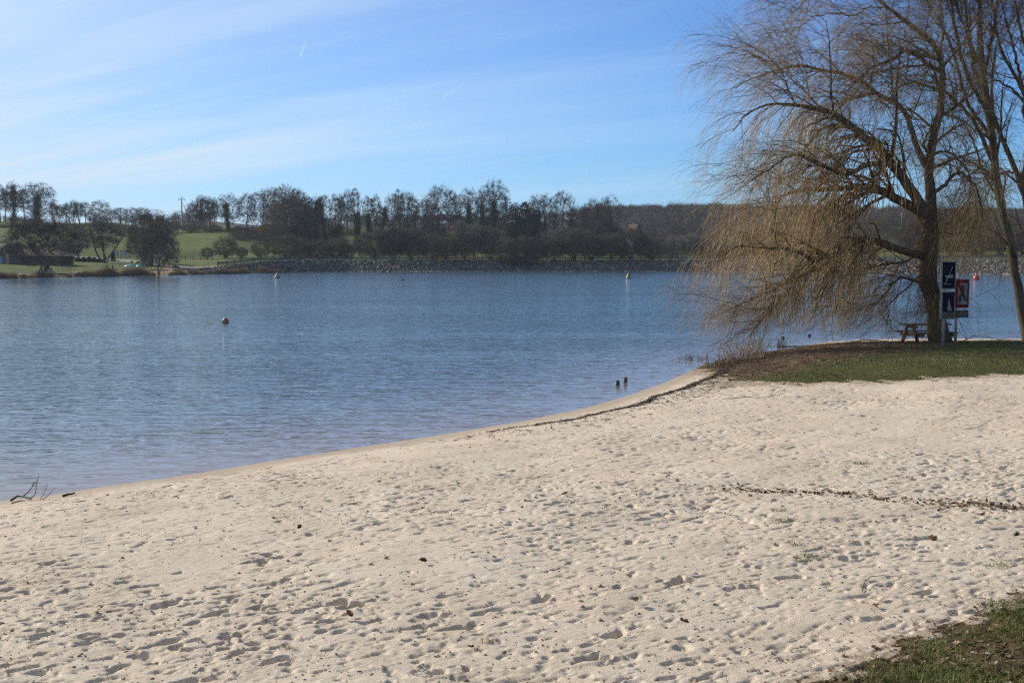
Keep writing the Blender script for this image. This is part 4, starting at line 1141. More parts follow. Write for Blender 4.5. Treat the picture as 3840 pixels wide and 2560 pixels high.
# wooden building
roof_m = mat("brown_tiles", (0.20, 0.15, 0.115), .9, scale=1.4, col2=(.13, .10, .08), bump=.5, bscale=9)
wall_m = mat("dark_timber", (0.10, 0.065, 0.045), .85, scale=1.2, stretch=(1, 1, 8))
stone_m = mat("stone_wall", (0.34, 0.25, 0.18), .9, scale=2.2, col2=(.19, .13, .10))
white_m = mat("white_paint", (0.75, 0.75, 0.74), .6, var=.08)
dark_m = mat("dark_opening", (0.02, 0.02, 0.022), .4)
D0 = hit(68, 989); sc_ = D0 / F
p0 = Vector(far(68, D0))
hs = thing("wooden_building", "long low wooden building with a brown roof and gable at its left", "building", p0, 0)
Wd = 165 * sc_; dep = 7.6; he = 31 * sc_; hr = 64 * sc_
gx = -44 * sc_                                        # the ridge lies left of the near eave corner
m_ = MB()
m_.add([(0, 0, -.4), (Wd, 0, -.4), (Wd, 0, he), (0, 0, he), (0, dep, -.4), (Wd, dep, -.4), (Wd, dep, he), (0, dep, he)],
       [(0, 1, 2, 3), (1, 5, 6, 2), (5, 4, 7, 6), (4, 0, 3, 7)])
m_.build("wall", wall_m, hs)
m_ = MB(); e = .55
ov = [(-e, -e, he - .12), (Wd + e, -e, he - .12), (Wd + e, dep + e, he - .12), (-e, dep + e, he - .12), (-e, dep * .5, hr), (Wd - 3.2, dep * .5, hr)]
m_.add(ov, [(0, 1, 5, 4), (1, 2, 5), (2, 3, 4, 5), (3, 2, 1, 0)])
m_.build("roof", roof_m, hs)
m_ = MB()
m_.add([(-.003, -.0, he), (-.003, dep, he), (-.003, dep * .5, hr - .15)], [(0, 1, 2)]); m_.build("gable_end", wall_m, hs)
for q in range(4):
    wx = 1.1 + q * 2.1
    f_ = MB(); f_.box((wx, -.03, he * .52), (1.0, .1, .95)); fo = f_.build("window", wood_grey, hs)
    g_ = MB(); g_.box((wx, -.085, he * .52), (.82, .02, .77)); g_.build("pane", dark_m, fo)
# gable porch in front at the left, lit on its left side
p1 = Vector(far(26, hit(26, 989)))
pb = thing("gabled_porch", "stone porch with a steep open gable at the left of the building", "porch", p1, R(-24))
w2 = 46 * sc_; m_ = MB()
h2, r2 = 30 * sc_, 64 * sc_; d2 = 4.5
m_.add([(-w2 / 2, 0, -.3), (w2 / 2, 0, -.3), (w2 / 2, 0, h2), (0, 0, r2 - .1), (-w2 / 2, 0, h2), (-w2 / 2, d2, -.3), (w2 / 2, d2, -.3), (w2 / 2, d2, h2), (-w2 / 2, d2, h2)],
       [(0, 1, 2, 3, 4), (1, 6, 7, 2), (5, 0, 4, 8), (6, 5, 8, 7)])
m_.build("wall", stone_m, pb)
m_ = MB()
for s_ in (-1, 1):
    a = Vector((s_ * (w2 / 2 + .35), -.35, h2 - .25)); b_ = Vector((0, -.35, r2 + .05)); th = Vector((0, 0, .14)); dd = Vector((0, d2 + .3, 0))
    m_.add([a, b_, b_ + dd, a + dd, a + th, b_ + th, b_ + dd + th, a + dd + th], [(0, 1, 2, 3), (7, 6, 5, 4), (0, 4, 5, 1), (3, 2, 6, 7), (0, 3, 7, 4)])
m_.build("roof", roof_m, pb)
m_ = MB()
for s_ in (-1, 1): m_.bar((s_ * (w2 / 2 + .36), -.40, h2 - .2), (0, -.40, r2 + .12), .06, .22)
m_.build("barge_board", wood_pale, pb)
m_ = MB(); m_.box((-.25, -.03, 1.0), (1.1, .08, 2.0)); dr = m_.build("door", dark_m, pb)
m_ = MB(); m_.box((.2, -.09, 1.0), (.05, .05, .2)); m_.build("handle", steel, dr)
# second dark shed at the frame edge
p2 = Vector(far(-10, hit(-10, 987)))
sd_ = thing("dark_shed", "dark shed cut by the left edge beside the stone porch", "shed", p2, 0)
m_ = MB(); m_.box((0, 2.5, 1.5), (52 * sc_, 5, 3.4)); m_.build("wall", wall_m, sd_)
m_ = MB(); w3 = 26 * sc_ + .5
m_.add([(-w3, -.5, 3.15), (w3, -.5, 3.15), (w3, 2.5, 4.2), (-w3, 2.5, 4.2), (-w3, 5.5, 3.15), (w3, 5.5, 3.15)], [(0, 1, 2, 3), (3, 2, 5, 4), (0, 3, 4), (1, 5, 2), (0, 4, 5, 1)]); m_.build("roof", roof_m, sd_)
m_ = MB(); m_.box((.3, -.04, .95), (1.2, .08, 1.9)); m_.build("door", dark_m, sd_)
# blue panel and pale bins by the porch
blue_m = mat("blue_panel", (0.10, 0.22, 0.42), .5, var=.15)
o = left_thing("blue_board", "pale blue upright board standing by the stone porch", "board", 17, 990)
m_ = MB(); m_.box((0, 0, 1.0), (10 * sc_, .12, 1.25)); m_.build("panel", blue_m, o)
m_ = MB(); [m_.box((s_ * .22, .0, .2), (.06, .06, .5)) for s_ in (-1, 1)]; m_.build("legs", steel, o)
# goal cage with net, and a pale box next to it
goal_m = mat("green_metal", (0.12, 0.17, 0.14), .5)
net_m = mat("pale_net", (0.30, 0.33, 0.30), .8)
o = left_thing("goal_cage", "green metal ball cage with netting on the left lawn", "cage", 226, 1019)
gw = 60 * mpp(226, 1019); gh = 26 * mpp(226, 1019)
for a, hh in ((0, 1), (.23, 1), (.80, 1), (1, .95)):
    m_ = MB(); m_.tube([(a * gw, 0, -.1), (a * gw, 0, gh * hh)], .045, 6); m_.build("post", goal_m, o)
m_ = MB()
for h_ in (gh, gh * .55): m_.bar((.23 * gw, 0, h_), (.8 * gw, 0, h_), .06, .06)
m_.bar((0, 1.3, gh), (gw, 1.3, gh * .97), .05, .05); m_.bar((0, 0, gh), (0, 1.3, gh), .05, .05); m_.bar((gw, 0, gh * .95), (gw, 1.3, gh * .95), .05, .05)
m_.build("crossbar", goal_m, o)
m_ = MB()
for q in range(26):
    x_ = .23 * gw + q / 25 * .57 * gw; m_.bar((x_, .02, 0), (x_, .02, gh), .008, .008)
for q in range(16): m_.bar((.23 * gw, .02, q / 15 * gh), (.8 * gw, .02, q / 15 * gh), .008, .008)
m_.build("net", net_m, o)
o = left_thing("grey_bin", "pale grey square bin left of the ball cage", "bin", 197, 1019)
m_ = MB(); m_.box((0, 0, .38), (.55, .5, .76)); m_.build("body", mat("bin_grey", (.32, .33, .36), .6), o, bevel=.03)
m_ = MB(); m_.box((0, 0, .79), (.6, .55, .06)); m_.build("lid", mat("lid_grey", (.22, .23, .25), .6), o, bevel=.02)
# notice boards
for x, y0, y1, wpx, lab, fr in ((443, 938, 970, 17, "white notice board on two posts right of the conifer", white_m), (471, 940, 974, 19, "notice board in a dark wooden frame left of the street lamp", wood_grey)):
    o = left_thing("notice_board", lab, "notice board", x, y1, 0, "notice boards by the lawn road")
    s_ = mpp(x, y1); hh = (y1 - y0) * s_; ww = wpx * s_
    for q in (-1, 1):
        m_ = MB(); m_.box((q * ww / 2, 0, hh / 2 - .1), (.11, .11, hh + .2)); m_.build("post", wood_grey, o)
    m_ = MB(); m_.box((0, -.02, hh * .64), (ww - .11, .05, hh * .46)); m_.build("panel", mat("notice_panel", (.34, .38, .46), .5, scale=2.5, col2=(.22, .26, .34)), o)
    m_ = MB(); m_.box((0, -.02, hh * .96), (ww + .2, .12, .10)); m_.box((0, -.02, hh * .36), (ww, .08, .08)); m_.build("rail", wood_grey, o)
for x, lab in ((556, "small blue sign on a post behind the lawn trio"), (570, "second small blue sign, between the lawn trio's trunks")):
    o = left_thing("blue_sign", lab, "sign", x, 972, 0, "blue signs behind the lawn trio")
    m_ = MB(); m_.tube([(0, 0, -.1), (0, 0, 2.1)], .04, 6); m_.build("post", steel, o)
    m_ = MB(); m_.box((0, -.06, 1.65), (.62, .04, .85)); m_.build("panel", blue_m, o)
# street lamp
o = left_thing("street_lamp", "tall street lamp with one arm left of the lawn trio", "street lamp", 486, 970)
s_ = mpp(486, 970); hh = 120 * s_
m_ = MB(); m_.tube([(0, 0, -.1), (0, 0, hh * .95), (0.12, 0, hh * .985), (.9, 0, hh * 1.01)], [.10, .07, .06, .05], 8); m_.build("pole", steel, o)
m_ = MB(); m_.box((1.2, 0, hh * 1.015), (.8, .28, .13)); m_.build("lamp_head", white_m, o, bevel=.04)
# playground: yellow rider, swing frame, upturned boats, picnic table, benches
ylw = mat("yellow_paint", (0.70, 0.48, 0.05), .5)
o = left_thing("wire_pen", "low wire pen with a yellow plate on its corner", "pen", 385, 1003)
s_ = mpp(385, 1003); w_ = 36 * s_; h_ = 17 * s_
for a in (-.5, -.17, .17, .5):
    m_ = MB(); m_.tube([(a * w_, 0, -.1), (a * w_, 0, h_)], .035, 6); m_.build("post", steel, o)
m_ = MB()
for q in range(20): m_.bar((-.5 * w_ + q / 19 * w_, 0, 0), (-.5 * w_ + q / 19 * w_, 0, h_ * .95), .012, .012)
for q in range(6): m_.bar((-.5 * w_, 0, q / 5 * h_ * .95), (.5 * w_, 0, q / 5 * h_ * .95), .012, .012)
m_.build("wire_mesh", steel, o)
m_ = MB(); m_.box((-.42 * w_, -.06, h_ * 1.05), (9 * s_, .05, 3.6 * s_)); m_.build("plate", ylw, o)
o = left_thing("swing_frame", "thin metal play frame on the lawn between the V tree and the boats", "play frame", 430, 1000)
s_ = mpp(430, 1000); w_ = 42 * s_; h_ = 27 * s_
for a in (-.5, .5):
    for sg in (-1, 1):
        m_ = MB(); m_.tube([(a * w_, sg * .7, -.1), (a * w_, 0, h_)], .05, 6); m_.build("leg", steel, o)
m_ = MB(); m_.tube([(-.5 * w_, 0, h_), (.5 * w_, 0, h_)], .06, 6); m_.build("crossbeam", steel, o)
teal = mat("teal_hull", (0.16, 0.42, 0.36), .3, scale=1.2, col2=(.28, .55, .48), spec=.6)
def boat(x, y, wpx, lab, rz):
    o = left_thing("upturned_boat", lab, "boat", x, y, rz, "boats upturned on the lawn")
    ln = wpx * mpp(x, y); m_ = MB(); pr_ = []
    K = 12
    for i in range(K + 1):
        u = i / K * 2 - 1; ww = .62 * (1 - abs(u) ** 2.6) + .03; hh = .50 * (1 - abs(u) ** 3) + .06
        pr_.append([(u * ln / 2, ww * math.cos(a), max(0, hh * math.sin(a)) + .12) for a in np.linspace(0, math.pi, 9)])
    vs = [v for r_ in pr_ for v in r_]
    m_.add(vs, [(i * 9 + j, i * 9 + j + 1, (i + 1) * 9 + j + 1, (i + 1) * 9 + j) for i in range(K) for j in range(8)])
    m_.build("hull", teal, o, True)
    m_ = MB(); m_.bar((-ln * .40, 0, .66), (ln * .40, 0, .66), .07, .08); m_.build("keel", teal, o)
boat(495, 1003, 46, "teal upturned boat, left of the two on the lawn", R(4))
boat(532, 1004, 40, "teal upturned boat nearer the lawn trio, shiny end up", R(-10))
def picnic(o, ln, wd, hh, bh, spread, wm):
    for q in range(5):
        m_ = MB(); m_.box((0, (q - 2) * wd * .205, hh), (ln, wd * .19, .045)); m_.build("table_plank", wm, o, bevel=.008)
    for s_ in (-1, 1):
        m_ = MB(); [m_.box((0, s_ * (spread + k_), bh), (ln * 1.0, .13, .045)) for k_ in (-.07, .07)]; m_.build("bench_seat", wm, o, bevel=.008)
    for e_ in (-1, 1):
        x_ = e_ * ln * .34
        for s_ in (-1, 1):
            m_ = MB(); m_.bar((x_, s_ * (spread * .92), -.12), (x_, s_ * wd * .26, hh - .03), .06, .12, (1, 0, 0)); m_.build("leg", wm, o)
        m_ = MB(); m_.bar((x_ + .065, -spread - .14, bh - .09), (x_ + .065, spread + .14, bh - .09), .06, .13); m_.bar((x_ + .065, -wd * .45, hh - .085), (x_ + .065, wd * .45, hh - .085), .06, .09); m_.build("cross_beam", wm, o)
o = left_thing("picnic_table", "far picnic table on the lawn in front of the play frame", "picnic table", 418, 1007, R(8))
picnic(o, 1.7, .72, .72, .44, .62, wood_grey)
o = left_thing("picnic_table", "far picnic table under the leaning tree of the lawn trio", "picnic table", 548, 997, R(30))
picnic(o, 1.7, .72, .72, .44, .62, wood_grey)
o = left_thing("picnic_table", "far dark picnic table in front of the wooden building", "picnic table", 126, 999, R(-10))
picnic(o, 1.7, .72, .72, .44, .62, wood_grey)

# utility pole on the ridge
D_ = 414.0; p = Vector(far(692, D_)); hh = (EYE + ray(692, 743)[2] / ray(692, 743)[1] * D_) - p.z
o = thing("utility_pole", "pale concrete utility pole with a forked crossarm on the ridge", "utility pole", p)
m_ = MB(); m_.tube([(0, 0, -.3), (0, 0, hh)], [.34, .20], 8); m_.build("pole", mat("concrete", (.50, .48, .45), .85), o)
m_ = MB(); m_.bar((-1.1, 0, hh - .5), (1.1, 0, hh - .5), .12, .12); m_.bar((-1.1, 0, hh - .5), (-.55, 0, hh + .28), .10, .10); m_.bar((1.1, 0, hh - .5), (.55, 0, hh + .28), .10, .10); m_.bar((-.6, 0, hh + .28), (.6, 0, hh + .28), .10, .10); m_.build("crossarm", steel, o)
m_ = MB(); [m_.lathe([(.05, -.3), (.12, -.2), (.12, 0), (.05, .05)], 8, (x_, 0, hh - .55)) for x_ in (-1.1, 0, 1.1)]; m_.build("insulators", dark_m, o)
# red-roofed house in the thickets
D_ = 350.0; p = Vector(far(2388, D_)); s_ = D_ / F
zt = lambda y: EYE + ray(2388, y)[2] / ray(2388, y)[1] * D_
o = thing("red_roofed_house", "small house with a red tiled roof and pale gable among the thickets", "house", (p.x, p.y, zt(905)), R(38))
red = mat("red_tiles", (.11, .052, .040), .85, scale=1.5, col2=(.07, .040, .034)); pale_w = mat("pale_render", (.13, .13, .135), .9)
hw, hl = 1.6, 3.4; eh = zt(869) - zt(905); rh = zt(843) - zt(905)
m_ = MB(); m_.add([(-hw, 0, -3), (hw, 0, -3), (hw, 0, eh), (0, 0, rh - .1), (-hw, 0, eh), (-hw, hl, -3), (hw, hl, -3), (hw, hl, eh), (0, hl, rh - .1), (-hw, hl, eh)], [(0, 1, 2, 3, 4), (6, 5, 9, 8, 7), (1, 6, 7, 2), (5, 0, 4, 9)]); m_.build("wall", pale_w, o)
m_ = MB()
for q in (-1, 1):
    a = Vector((q * (hw + .35), -.35, eh - .3)); b_ = Vector((0, -.35, rh)); dd = Vector((0, hl + .7, 0)); th = Vector((0, 0, .16))
    m_.add([a, b_, b_ + dd, a + dd, a + th, b_ + th, b_ + dd + th, a + dd + th], [(0, 1, 2, 3), (7, 6, 5, 4), (0, 4, 5, 1), (3, 2, 6, 7), (0, 3, 7, 4)])
rf = m_.build("roof", red, o)
m_ = MB(); m_.box((.5, hl * .6, rh + .1), (.5, .5, 1.0)); m_.build("chimney", stone_m, rf)
m_ = MB(); m_.box((.1, -.04, eh * .5), (.8, .08, 1.0)); wn_ = m_.build("window", wood_grey, o); m_ = MB(); m_.box((.1, -.09, eh * .5), (.62, .02, .82)); m_.build("pane", dark_m, wn_)

# ------------------------------------------------------------------ things on the water
ybuoy = mat("buoy_yellow", (0.36, 0.29, 0.10), .5, scale=2.0, col2=(.24, .19, .07), spec=.4)
for x, y, wpx, lab in ((1039, 1043, 20, "yellow cone buoy off the left end of the rock dam"), (2357, 1044, 22, "yellow cone buoy in front of the middle of the rock dam")):
    p = ground(x, y, 0); s_ = p[1] / F; r = wpx * s_ / 2
    o = thing("cone_buoy", lab, "buoy", Vector((p[0], p[1], 0)), 0, "yellow cone buoys")
    m_ = MB(); m_.lathe([(r * .5, -.3), (r * .93, -.05), (r, .12), (r * .90, .26), (r * .52, r * 1.15), (r * .18, r * 1.85), (.03, r * 2.02)], 20); m_.build("cone", ybuoy, o, True)
    m_ = MB(); m_.lathe([(r * .70, -.25), (r * .985, -.04), (r * 1.01, .05), (r * .98, .10)], 20); m_.build("wet_base", mat("wet_algae", (.05, .05, .03), .3), o, True)
    m_ = MB(); m_.lathe([(.05, 0), (.06, .08), (.03, .12)], 8, (0, 0, r * 2.0)); m_.build("top_ring", steel, o)
p = ground(846, 1211, 0); s_ = p[1] / F; r = 12.5 * s_
o = thing("ball_buoy", "orange ball buoy with a mooring eye, alone on the left water", "buoy", Vector((p[0], p[1], 0)), R(40))
m_ = MB(); m_.lathe([(r * .3, -.22), (r * .75, -.12), (r, r * .35), (r * .93, r * .85), (r * .68, r * 1.30), (r * .3, r * 1.52), (.02, r * 1.56)], 20); m_.build("ball", mat("faded_orange", (.42, .13, .04), .4, col2=(.26, .09, .04), spec=.5), o, True)
m_ = MB(); m_.box((-r * .55, -.02, r * 1.28), (r * .34, .06, r * .36), 0, 0, R(-38)); m_.build("mooring_eye", white_m, o, bevel=.01)
m_ = MB(); m_.tube([(-r * .8, -.05, r * 1.0), (-r * 1.15, -.1, r * .3), (-r * 1.35, -.12, -.05)], .018, 6); m_.build("rope", dark_m, o)
p = ground(3661, 1049, 0); r = 11.5 * p[1] / F
o = thing("ball_buoy", "bright red ball buoy right of the signs near the dam", "buoy", Vector((p[0], p[1], 0)), 0)
m_ = MB(); m_.lathe([(r * .4, -.3), (r * .88, -.05), (r, r * .55), (r * .82, r * 1.15), (r * .45, r * 1.52), (r * .16, r * 1.72), (.02, r * 1.76)], 20); m_.build("ball", mat("buoy_red", (.52, .04, .03), .4, var=.12, spec=.5), o, True)
m_ = MB(); m_.lathe([(.06, 0), (.07, .14), (.02, .2)], 8, (0, 0, r * 1.72)); m_.build("mooring_eye", dark_m, o)
for x, y, lab, c1_, c2_ in ((2316, 1442, "stubby green-topped post standing in the water", (.03, .10, .06), (.02, .05, .04)), (2345, 1431, "stubby weathered wooden post right of the green one in the water", (.17, .12, .085), (.08, .06, .045))):
    p = ground(x, y + 2, 0); s_ = p[1] / F
    o = thing("mooring_post", lab, "post", Vector((p[0], p[1], 0)), 0, "stubby posts in the shallows")
    r = 7.8 * s_; h_ = 19 * s_
    m_ = MB(); m_.lathe([(r * .9, -.4), (r, 0), (r * 1.05, h_ * .35), (r * .93, h_ * .95), (r * .8, h_)], 14); m_.build("post", mat("post_" + ("green" if c1_[1] > .09 and c1_[0] < .1 else "wood"), c1_, .5, scale=6, col2=c2_, stretch=(3, 3, .6)), o, False)
    m_ = MB(); m_.lathe([(r * .90, h_ - .012), (r * .80, h_ + .012), (.01, h_ + .016)], 14); m_.build("cap", mat("post_top", (.36, .31, .26), .8), o)
    m_ = MB(); m_.lathe([(.018, -.02), (.018, .02)], 8, (-r * .82, -r * .62, h_ * .45)); m_.build("bolt", white_m, o)
for x, y, lab in ((2936, 1271, "short dark stump in the water behind the willow twigs"), (3035, 1262, "short dark stump in the water nearer the sand bar")):
    p = ground(x, y, 0); s_ = p[1] / F; r = 6 * s_
    o = thing("stump", lab, "stump", Vector((p[0], p[1], 0)), 0, "dark stumps in the water behind the spit")
    m_ = MB(); m_.lathe([(r * .9, -.3), (r, 0), (r * .96, 9 * s_), (r * .8, 10 * s_)], 12); m_.build("trunk", mat("wet_wood", (.05, .038, .03), .6), o)
    m_ = MB(); m_.lathe([(r * .78, 10 * s_), (r * .5, 10.5 * s_), (.01, 10.6 * s_)], 12); m_.build("cut_top", mat("cut_wood", (.10, .075, .055), .8), o)
# a swimming grebe far out
p = ground(1512, 1050, 0); s_ = p[1] / F
o = thing("grebe", "tiny dark water bird swimming in front of the rock dam", "bird", Vector((p[0], p[1], 0)), 0)
m_ = MB(); m_.lathe([(.03, -.05), (.10, .0), (.12, .05), (.08, .11), (.02, .13)], 12); bo = m_.build("body", dark_m, o, True); bo.scale = (2.0, 1, 1)
m_ = MB(); m_.tube([(-.16, 0, .05), (-.20, 0, .18), (-.20, 0, .30), (-.26, 0, .33), (-.36, 0, .32)], [.045, .032, .035, .045, .008], 8); m_.build("neck_and_head", dark_m, o, True)
# ------------------------------------------------------------------ the weeping willow and its neighbours on the spit
WD = 41.0
def smooth_line(pts, offs, rads, K):
    """pixel polyline -> world polyline of K+1 points; offs and rads run along it"""
    pts = np.array(pts, float); n = len(pts)
    l = np.concatenate([[0], np.cumsum(np.linalg.norm(np.diff(pts, axis=0), axis=1))]); l /= l[-1]
    u = np.linspace(0, 1, K + 1)
    off = np.interp(u, np.linspace(0, 1, len(offs)), offs)
    x, y = np.interp(u, l, pts[:, 0]), np.interp(u, l, pts[:, 1])
    if n > 3:
        for q in range(2):
            x[1:-1] = (x[:-2] + 2 * x[1:-1] + x[2:]) / 4; y[1:-1] = (y[:-2] + 2 * y[1:-1] + y[2:]) / 4
    W_ = np.array([at(a, b_, WD + o) for a, b_, o in zip(x, y, off)])
    W_[1:-1] += rng.normal(size=(K - 1, 3)) * .02
    return W_, np.interp(u, np.linspace(0, 1, len(rads)), rads)
LIMBS = dict(
  trunk=([(3532, 1312), (3524, 1285), (3512, 1200), (3498, 1120), (3482, 1050), (3480, 968), (3486, 886), (3482, 805), (3486, 764)], [0, 0], [.47, .36, .29, .29, .32, .30, .31, .28, .24]),
  A=([(3484, 800), (3490, 764), (3490, 700), (3481, 640), (3486, 575), (3500, 510), (3520, 450), (3536, 400), (3530, 330), (3535, 260), (3526, 190), (3495, 150), (3440, 115), (3395, 75), (3340, 40), (3300, 5), (3250, -40)], [0, .4, .8], [.22, .18, .155, .15, .14, .13, .12, .105, .095, .08, .065, .05, .03]),
  A2=([(3526, 200), (3536, 120), (3528, 40), (3518, -60), (3505, -160)], [.6, 1.4], [.06, .025]),
  B=([(3478, 815), (3440, 745), (3400, 690), (3375, 645), (3340, 605), (3305, 565), (3268, 530), (3211, 494), (3171, 453), (3131, 425), (3062, 413), (2988, 396), (2902, 385), (2844, 400), (2787, 436), (2747, 493)], [0, -1.2, -2.2], [.21, .19, .175, .165, .155, .14, .12, .10, .08, .06, .045, .035, .025, .018]),
  B2=([(3345, 612), (3300, 612), (3240, 618), (3190, 655), (3130, 640), (3074, 622), (3005, 580), (2953, 580), (2902, 620), (2821, 677)], [-1, -2.6], [.10, .085, .07, .05, .035, .018]),
  B3=([(3270, 533), (3180, 470), (3110, 470), (3060, 500), (3010, 560), (2960, 640)], [-1, .8], [.08, .06, .04, .015]),
  C=([(3480, 835), (3441, 786), (3372, 752), (3303, 712), (3246, 697), (3165, 703), (3074, 712), (3005, 706), (2936, 734), (2879, 780), (2821, 843)], [0, .8, 1.8], [.20, .18, .16, .14, .115, .09, .065, .045, .03, .018]),
  C2=([(3300, 712), (3200, 735), (3120, 770), (3050, 800), (2990, 850)], [.5, 2.2], [.07, .05, .03, .015]),
  D=([(3474, 625), (3435, 557), (3412, 459), (3389, 402), (3361, 379), (3298, 367), (3275, 333), (3223, 298), (3160, 275), (3074, 264), (3016, 247), (2959, 247), (2890, 275), (2810, 292), (2760, 330)], [0, 1.5, 2.5], [.12, .105, .095, .09, .085, .08, .07, .06, .05, .04, .03, .02]),
  D2=([(3285, 350), (3230, 356), (3180, 372), (3130, 420), (3090, 480)], [1, 2.5], [.06, .05, .03, .015]),
  E=([(3528, 268), (3475, 241), (3441, 212), (3407, 189), (3361, 212), (3326, 235), (3275, 252), (3220, 290), (3170, 350)], [.4, -1.5], [.085, .075, .065, .055, .045, .035, .018]),
  E2=([(3478, 245), (3400, 250), (3330, 262), (3260, 275), (3190, 330)], [.2, 1.3], [.05, .04, .025, .012]),
  F=([(3470, 960), (3434, 945), (3366, 939), (3315, 911), (3280, 894), (3212, 899), (3161, 928), (3115, 968), (3041, 979), (3001, 945), (2956, 931), (2870, 931), (2796, 919), (2739, 928), (2694, 966)], [0, -1.0, -1.6], [.16, .13, .125, .12, .115, .105, .095, .085, .06, .045, .04, .03, .022, .015]),
  H=([(3115, 972), (3060, 1010), (2996, 1042), (2944, 1099), (2899, 1156), (2842, 1213), (2815, 1258)], [-.6, -1.8], [.06, .05, .045, .035, .025, .012]),
  H2=([(2998, 1042), (2930, 1070), (2860, 1105), (2790, 1130), (2740, 1160)], [-1.0, -2.2], [.03, .025, .018, .012]),
  G=([(3486, 1070), (3411, 1047), (3377, 1036), (3343, 1065), (3315, 1110), (3290, 1140), (3240, 1150), (3180, 1135)], [0, 1.2], [.055, .05, .045, .04, .03, .02, .012]),
  G2=([(3470, 1010), (3400, 1080), (3345, 1130), (3300, 1180), (3345, 1225)], [0, -1.4], [.035, .03, .02, .012]),
  J=([(3492, 730), (3547, 690), (3575, 654), (3600, 642), (3628, 662), (3661, 703), (3678, 760), (3690, 830)], [0, -1.4], [.075, .065, .055, .05, .04, .03, .015]),
  J2=([(3490, 580), (3555, 564), (3592, 590), (3630, 640), (3655, 720), (3670, 800)], [0, 1.8], [.05, .04, .035, .025, .015]),
  G3=([(3468, 930), (3400, 985), (3330, 990), (3260, 1000), (3190, 1040), (3120, 1110), (3070, 1180)], [.3, 1.8], [.06, .05, .042, .035, .025, .012]),
  K=([(3484, 590), (3460, 540), (3480, 500), (3495, 470), (3500, 430)], [0, -1.2], [.05, .045, .04, .015]),
  T=([(3270, 20), (3210, 60), (3130, 50), (3050, 60), (2990, 120)], [1, 2.5], [.03, .028, .022, .010]),
  T2=([(3330, 30), (3230, -40), (3120, -60), (3030, -10), (2970, 60)], [.5, -2.0], [.035, .03, .02, .010]),
  L1=([(3490, 1000), (3495, 1060), (3510, 1120), (3532, 1180)], [-.3, -.5], [.03, .02, .012]),
)
wbark = mat("willow_bark", (0.125, 0.090, 0.060), .9, scale=5.0, col2=(.050, .038, .028), bump=1.0, bscale=22.0, stretch=(1, 1, .35), spec=.15)
wtw = bpy.data.materials.new("willow_twigs"); wtw.use_nodes = True
t = wtw.node_tree; b = t.nodes['Principled BSDF']; b.inputs['Roughness'].default_value = .55; b.inputs['Specular IOR Level'].default_value = .35
g = N(t, 'ShaderNodeNewGeometry')
L(t, ramp(t, g.outputs['Random Per Island'], [(0.0, (0.20, 0.122, 0.048)), (0.35, (0.33, 0.205, 0.078)), (0.7, (0.44, 0.285, 0.115)), (1.0, (0.52, 0.39, 0.20))]), b.inputs['Base Color'])
wtw2 = bpy.data.materials.new("willow_branchlets"); wtw2.use_nodes = True
t = wtw2.node_tree; b = t.nodes['Principled BSDF']; b.inputs['Roughness'].default_value = .7; b.inputs['Specular IOR Level'].default_value = .2
g = N(t, 'ShaderNodeNewGeometry')
L(t, ramp(t, g.outputs['Random Per Island'], [(0.0, (0.075, 0.046, 0.026)), (1.0, (0.19, 0.125, 0.066))]), b.inputs['Base Color'])

KL = 28
lines = {k: smooth_line(v[0], v[1], v[2], KL) for k, v in LIMBS.items()}
base_z = near_z(lines['trunk'][0][0][0], lines['trunk'][0][0][1])
lines['trunk'][0][0][2] = base_z - .15
wroot = Vector((lines['trunk'][0][0][0], lines['trunk'][0][0][1], base_z))
willow = thing("weeping_willow", "large leafless weeping willow trailing its twigs over the spit's shore", "tree", wroot)
def wbuild(name, P_, R_, sides, m, parent, root):
    V, Q = tubes(P_, R_, sides)
    return link(name, mesh_np(name, V - np.array(root), Q, sides > 4), m, parent)
trunkP = lines['trunk'][0][None]; trunkR = lines['trunk'][1][None]
trunkP = trunkP.copy()
V, Q = tubes(trunkP, trunkR, 18)
V = V + (unit(rng.normal(size=V.shape)) * .018)
link("trunk", mesh_np("trunk", V - np.array(wroot), Q, True), wbark, willow)
for k in lines:
    if k == 'trunk': continue
    wbuild("limb", lines[k][0][None], lines[k][1][None], 10, wbark, willow, wroot)
# unseen-side limbs give the crown its depth
LP = np.array([lines[k][0] for k in lines if k != 'trunk']); LR = np.array([lines[k][1] for k in lines if k != 'trunk'])
ex = []
for k, n_, wdir in (('A', 5, None), ('B', 4, None), ('C', 3, None), ('D', 4, None), ('F', 2, None)):
    p_, r_ = sprout(lines[k][0][None], lines[k][1][None], n_, .25, .85, 62, .42, KL, .006, .035, .50, .2, .02, prefer=np.array([-.5, rng.normal() * .3, .25]))
    ex.append((p_, r_))
EP = np.concatenate([e_[0] for e_ in ex]); ER = np.concatenate([e_[1] for e_ in ex])
for k in range(len(EP)): wbuild("limb", EP[k:k + 1], ER[k:k + 1], 6, wbark, willow, wroot)
AP = np.concatenate([LP, EP]); AR = np.concatenate([LR, ER])
WIND = np.array([-.030, 0.0, 0.0])
# arching secondary branches, then branchlets, then hanging twigs
S1, Q1 = sprout(AP, AR, 14, .16, 1, 52, 0, 12, -.035, .07, .42, .25, .012, absl=np.full((len(AP), 1), 2.5), ltaper=.25, wind=WIND * 1.2, prefer=np.array([-.45, 0, .55]))
S2, Q2 = sprout(S1, Q1, 7, .12, 1, 42, 0, 9, -.085, .09, .55, .35, .0050, absl=np.full((len(S1), 1), 1.25), ltaper=.3, wind=WIND)
S3, Q3 = sprout(S2, Q2, 4, .15, 1, 34, 0, 8, -.16, .075, .6, .4, .0030, absl=np.full((len(S2), 1), 1.15), ltaper=.25, wind=WIND)
